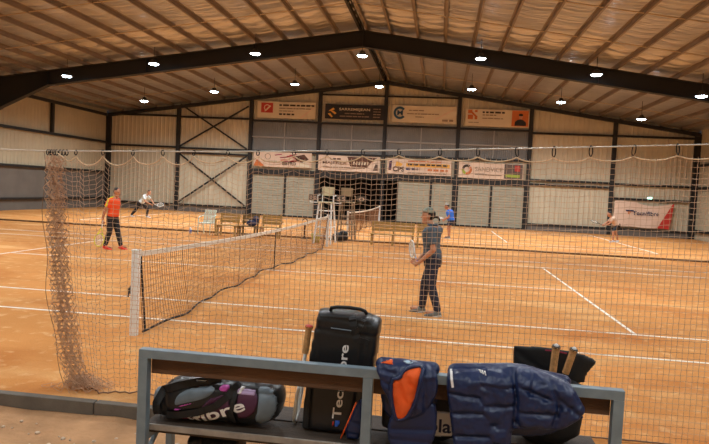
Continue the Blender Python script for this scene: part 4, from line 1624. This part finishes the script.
bmesh.ops.bisect_plane(bm, geom=bm.verts[:]+bm.edges[:]+bm.faces[:], plane_co=(0, 0, .318), plane_no=(0, 0, -1), clear_outer=True)
bm.to_mesh(me); bm.free()
cling(me, bv, .014)
link('lettering', me, 'white', t)

# tall black bag standing on the seat
t = thing('tall_racket_bag', 'tall black bag with a top handle standing upright on the bench', 'bag', (2.98, -3.9, SZ))
out = [(2.788, 1.03), (2.79, 1.075), (2.82, 1.08), (3.0, 1.075), (3.12, 1.068), (3.2, 1.04), (3.212, 1.02), (3.2, .87), (3.19, .75), (3.12, .302), (3.08, .302), (2.76, .302), (2.722, .302), (2.723, .34), (2.747, .75), (2.775, .95)]
pb = pillow(sp(out, 1), lambda x, z: -3.9+.02*(z-.3), .12, .12, .011, .008, crease((2.78, .97, 3.2, .94), (2.8, 1.05, 3.2, 1.02), (3.13, 1.05, 3.06, .3), (2.8, 1.0, 2.78, .3), w=.012, d=.012))
body = link('body', pb.mesh('body'), 'black_gloss', t, True)
bv = bvh_of(body)
mb = MB(); mb.tube([(2.875, -3.92, 1.075), (2.88, -3.93, 1.095), (2.92, -3.935, 1.104), (3.0, -3.935, 1.106), (3.07, -3.935, 1.1), (3.1, -3.93, 1.09), (3.11, -3.92, 1.07)], .011, 8); mb.build('handle', 'black_fab', t, True)
strap([(3.03, 1.06), (3.045, .98), (3.07, .92), (3.14, .9)], .045, 'black_fab', t, bv)
strap([(3.1, 1.05), (3.08, .99), (3.03, .95)], .03, 'black_gloss', t, bv, 'buckle_strap')
strap([(2.775, .6), (2.765, .45), (2.765, .33)], .03, 'black_fab', t, bv, 'side_strap')
mb = MB(); mb.tube([(2.90, -4.025, .985), (3.0, -4.028, .98), (3.03, -4.028, .978)], .004, 5); mb.build('zip', 'slate', t)
me = text_mesh('Tecnifibre', .475, .058, .018)
for v in me.vertices:
    u, w = v.co.x, v.co.z
    v.co = V((2.99-w+.06*u, 0, .405+u))
subdiv_mesh(me, 1)
cling(me, bv, .003)
link('lettering', me, 'white', t)
decal_poly([(2.935, .388), (2.95, .388), (2.95, .36), (2.935, .35)], bv, 'logo_red_mark', 'red', t, .005)
decal_poly([(2.953, .395), (2.985, .395), (2.985, .37), (2.97, .352), (2.953, .352)], bv, 'logo_blue_mark', 'blue', t, .005)

# racket standing on its head against the tall bag
racket((2.74, -3.93, .965), (-.115, .1, -.98), (1, .05, 0), 'racket standing head down left of the tall black bag, tan handle up', 'racket_white', gripm='grip', trim='red', size=.98, gr=1.4)

# jacket with the orange lining, thrown over the rail
t = thing('hooded_jacket', 'navy jacket with bright orange lining thrown over the bench back', 'jacket', (3.4, YBK, .37))
fold = lambda x, z: -4.24+max(0, z-.80)*.7
out = [(3.212, .838), (3.239, .862), (3.311, .876), (3.383, .88), (3.488, .862), (3.54, .86), (3.58, .829), (3.59, .704), (3.56, .642), (3.517, .575), (3.441, .53), (3.376, .512), (3.322, .532), (3.296, .644), (3.25, .703), (3.24, .759), (3.214, .803)]
U = pillow(sp(out, 2), fold, .045, .012, .007, .03, wrinkle(crease((3.49, .85, 3.44, .63), (3.24, .76, 3.33, .72), (3.5, .83, 3.52, .6), (3.56, .82, 3.56, .66), (3.25, .81, 3.33, .8), w=.01, d=.014)))
U2 = pillow(sp([(3.3, .56), (3.45, .58), (3.55, .66), (3.6, .6), (3.585, .36), (3.44, .33), (3.3, .34)], 2), lambda x, z: -4.225, .03, .03, .01, .03, crease((3.3, .46, 3.58, .48), (3.3, .4, 3.58, .4), w=.01, d=.012))
U3 = pillow(sp([(3.22, .84), (3.58, .84), (3.6, .5), (3.4, .42), (3.24, .5)], 2), lambda x, z: -4.1, .012, .03, .012, .03)
U4 = MB(); U4.cap((3.25, -4.185, .83), (3.55, -4.185, .825), .042, .042)
mj = MB()
for q in (U, U2, U3, U4):
    mq = q.mesh('q'); mj.bm.from_mesh(mq); bpy.data.meshes.remove(mq)
body = link('shell', remesh(mj, .0055, 1), 'puffer', t, True)
bv = bvh_of(body)
# hood opening showing the lining, with a raised rim
op = sp([(3.312, .77), (3.365, .785), (3.374, .818), (3.418, .846), (3.496, .853), (3.482, .779), (3.456, .635), (3.415, .55), (3.356, .524), (3.338, .581), (3.32, .646)], 1)
pb = pillow(op, lambda x, z: 0, .001, .001, .007)
me = pb.mesh('lining')
fr = [v.co.y < -.0002 for v in me.vertices]
hits = cling(me, bv, 0)
for v, f in zip(me.vertices, fr):
    d, _ = edge_dist((v.co.x, v.co.z), op)
    v.co.y -= (.006+.010*min(1, d/.03)+.006*math.sin(v.co.x*90+v.co.z*40)*min(1, d/.03)) if f else -.004
link('lining', me, 'orange_fab', t, True)
rim = []
for i, (x, z) in enumerate(op):
    h = bv.ray_cast(V((x, -20, z)), V((0, 1, 0)))
    rim.append(V((x, (h[0].y if h[0] is not None else -4.25)-.01, z)))
mb = MB(); mb.tube(rim, [.009+.003*abs(math.sin(i*.9)) for i in range(len(rim))], 8, closed=True); mb.build('hood_rim', 'puffer', t, True)
decal_poly(sp([(3.228, .846), (3.3, .872), (3.316, .868), (3.317, .842), (3.27, .846)]), bv, 'collar_lining', 'orange_fab', t, .006, .004)
decal_poly([(3.365, .868), (3.40, .874), (3.44, .862), (3.40, .852)], bv, 'pale_label', mat('pale_blue_label', '#b8cfe0', .6), t, .006, .004)
mb = pillow(sp([(3.0, .302), (3.09, .55), (3.14, .57), (3.15, .302)], 1), lambda x, z: -4.06, .03, .03, .008, .02, crease((3.05, .42, 3.15, .4), (3.02, .35, 3.15, .33), w=.008, d=.01))
sl = mb.build('sleeve', 'puffer', t, True)
mb = MB(); mb.tube([(3.005, -4.09, .31), (3.05, -4.095, .43), (3.092, -4.09, .548)], .005, 6); mb.build('piping', 'orange_fab', sl, True)

# big puffer jacket
t = thing('puffer_jacket', 'large navy puffer jacket hung over the right half of the bench back', 'jacket', (4.0, YBK, .3))
fold = lambda x, z: -4.245+max(0, z-.80)*.75
out = [(3.625, .845), (3.712, .858), (3.818, .866), (3.877, .886), (3.995, .903), (4.085, .9), (4.189, .878), (4.309, .84), (4.348, .805), (4.389, .734), (4.418, .69), (4.381, .633), (4.311, .58), (4.269, .556), (4.136, .554), (4.02, .54), (4.02, .44), (4.035, .3), (3.72, .28), (3.68, .45), (3.659, .585), (3.63, .74)]
U = pillow(sp(out, 2), fold, .055, .012, .007, .03, wrinkle(crease((3.827, .87, 3.843, .697), (3.843, .697, 3.911, .563), (3.911, .563, 3.95, .3), (4.0, .88, 4.03, .73), (4.03, .73, 4.02, .55), (3.63, .72, 3.84, .70), (3.65, .6, 3.88, .62), (3.67, .47, 3.93, .49), (3.69, .38, 3.95, .38), (3.88, .80, 4.02, .78), (3.88, .66, 4.02, .68), (3.93, .52, 4.02, .52), (4.03, .76, 4.2, .7), (4.2, .87, 4.26, .7), (4.26, .7, 4.23, .57), (4.03, .585, 4.29, .59), (4.3, .83, 4.4, .7), (4.27, .74, 4.38, .66), w=.012, d=.022)))
U3 = pillow(sp([(3.66, .84), (4.34, .82), (4.38, .5), (4.1, .42), (3.7, .46)], 2), lambda x, z: -4.1, .015, .035, .012, .03)
U5 = pillow(sp([(4.0, .89), (4.085, .897), (4.189, .874), (4.309, .836), (4.348, .8), (4.389, .734), (4.415, .69), (4.38, .636), (4.311, .585), (4.269, .562), (4.136, .562), (4.03, .56), (4.035, .7)], 2), lambda x, z: fold(x, z)-.035, .05, .03, .007, .03, wrinkle(crease((4.03, .80, 4.2, .74), (4.2, .87, 4.26, .7), (4.26, .7, 4.23, .57), (4.03, .65, 4.25, .66), (4.3, .83, 4.4, .7), (4.27, .74, 4.38, .66), (4.12, .88, 4.1, .76), w=.012, d=.022), .014))
U6 = pillow(sp([(3.80, .868), (3.93, .885), (3.99, .87), (4.0, .7), (4.01, .5), (4.02, .3), (3.91, .29), (3.88, .5), (3.83, .65), (3.81, .75)], 2), lambda x, z: fold(x, z)-.02, .04, .03, .007, .03, wrinkle(crease((3.82, .78, 4.0, .76), (3.85, .66, 4.0, .67), (3.87, .55, 4.01, .56), (3.9, .45, 4.01, .44), (3.9, .37, 4.02, .36), w=.012, d=.02), .012))
U4 = MB(); U4.cap((3.68, -4.185, .825), (4.0, -4.185, .85), .045, .05); U4.cap((4.0, -4.185, .85), (4.3, -4.185, .815), .05, .042)
mj = MB()
for q in (U, U3, U4, U5, U6):
    mq = q.mesh('q'); mj.bm.from_mesh(mq); bpy.data.meshes.remove(mq)
body = link('shell', remesh(mj, .0055, 1), 'puffer', t, True)
bv = bvh_of(body)
strap([(3.655, .845), (3.66, .80), (3.668, .76)], .014, 'white', t, bv, 'zip', .004, .002)
for k in range(3):
    decal_poly([(3.81+.014*k, .858), (3.822+.014*k, .861), (3.832+.012*k, .845-.004*k), (3.822+.012*k, .842-.004*k)], bv, 'white_logo', 'white', t, .004, .003)
seam = []
for x, z in [(4.395, .645), (4.34, .60), (4.27, .568), (4.14, .566), (4.02, .556)]:
    h = bv.ray_cast(V((x, -20, z)), V((0, 1, 0)))
    seam.append(V((x, (h[0].y if h[0] is not None else -4.26), z)))
mb = MB(); mb.tube(seam, .009, 8); mb.build('hem', 'puffer', t, True)

# black bag with a white printed panel, between the two jackets
t = thing('printed_bag', 'black bag with white panel and blue letters, standing on the seat between the jackets', 'bag', (3.5, -3.92, SZ))
pb = pillow(sp([(3.24, .302), (3.78, .302), (3.79, .6), (3.76, .7), (3.5, .73), (3.27, .7), (3.23, .55)], 1), lambda x, z: -3.92, .1, .12, .012, .03)
body = link('body', pb.mesh('body'), 'black_fab', t, True)
bv = bvh_of(body)
decal_poly(sp([(3.34, .51), (3.665, .525), (3.70, .51), (3.715, .36), (3.6, .352), (3.34, .36)], 1), bv, 'white_panel', 'white', t, .01)
me = text_mesh('Babolat', .37, .085, .02)
me.transform(Matrix.Translation((3.355, 0, .385)))
subdiv_mesh(me, 1)
cling(me, bv, .009)
link('lettering', me, 'navy', t)

# open black bag with two rackets sticking out
t = thing('open_bag', 'open black bag with stiff flap behind the puffer jacket, holding two rackets', 'bag', (4.28, -3.72, SZ))
pb = pillow(sp([(4.06, .302), (4.5, .302), (4.52, .6), (4.5, .72), (4.1, .74), (4.05, .6)], 1), lambda x, z: -3.76, .12, .11, .012, .03)
pb.build('body', 'black_fab', t, True)
pb = pillow(sp([(4.085, .68), (4.067, .874), (4.1, .882), (4.274, .893), (4.497, .872), (4.615, .825), (4.6, .79), (4.55, .73), (4.54, .65)], 1), lambda x, z: -3.64-.03*math.sin((x-4.05)*5), .014, .012, .01, .02, crease((4.1, .84, 4.28, .72), (4.5, .85, 4.42, .7), w=.02, d=.008))
fl = pb.build('flap', 'black_fab', t, True)
bv = bvh_of(fl)
strap([(4.275, .872), (4.34, .872), (4.413, .862)], .008, 'crimson', fl, bv, 'trim', .003, .002)
racket((4.309, -3.86, .945), (-.02, .22, -.975), (.2, 1, .2), 'left of the two tan racket handles sticking out of the open black bag', 'racket_black', gripm='grip', trim='racket_black', size=.95, gr=1.5)
racket((4.44, -3.755, .91), (-.2, .2, -.96), (.2, 1, .2), 'right of the two tan racket handles sticking out of the open black bag', 'racket_black', gripm='grip', trim='racket_black', size=.92, gr=1.5)

# bag pushed under the seat
t = thing('floor_bag', 'black bag on the dirt under the left end of the bench seat', 'bag', (2.14, -3.9, -.1))
pb = pillow(sp([(1.95, -.1), (1.95, .16), (1.99, .21), (2.3, .215), (2.335, .17), (2.34, -.1)], 1), lambda x, z: -3.92, .13, .13, .012, .03)
pb.build('body', 'black_fab', t, True)
mb = MB(); mb.tube([(2.05, -4.0, .2), (2.1, -4.055, .16), (2.2, -4.055, .16), (2.25, -4.0, .2)], .01, 6); mb.build('handle', 'black_fab', t, True)

# ------------------------------------------------------------------ world and view
w = bpy.data.worlds.new('world')
bpy.context.scene.world = w
w.use_nodes = True
w.node_tree.nodes['Background'].inputs['Color'].default_value = (.02, .022, .03, 1)
vs = bpy.context.scene.view_settings
bpy.context.scene.display_settings.display_device = 'sRGB'
vs.view_transform = 'Standard'
vs.look = 'None'
vs.exposure = 0.78
vs.gamma = 1
vs.use_curve_mapping = False
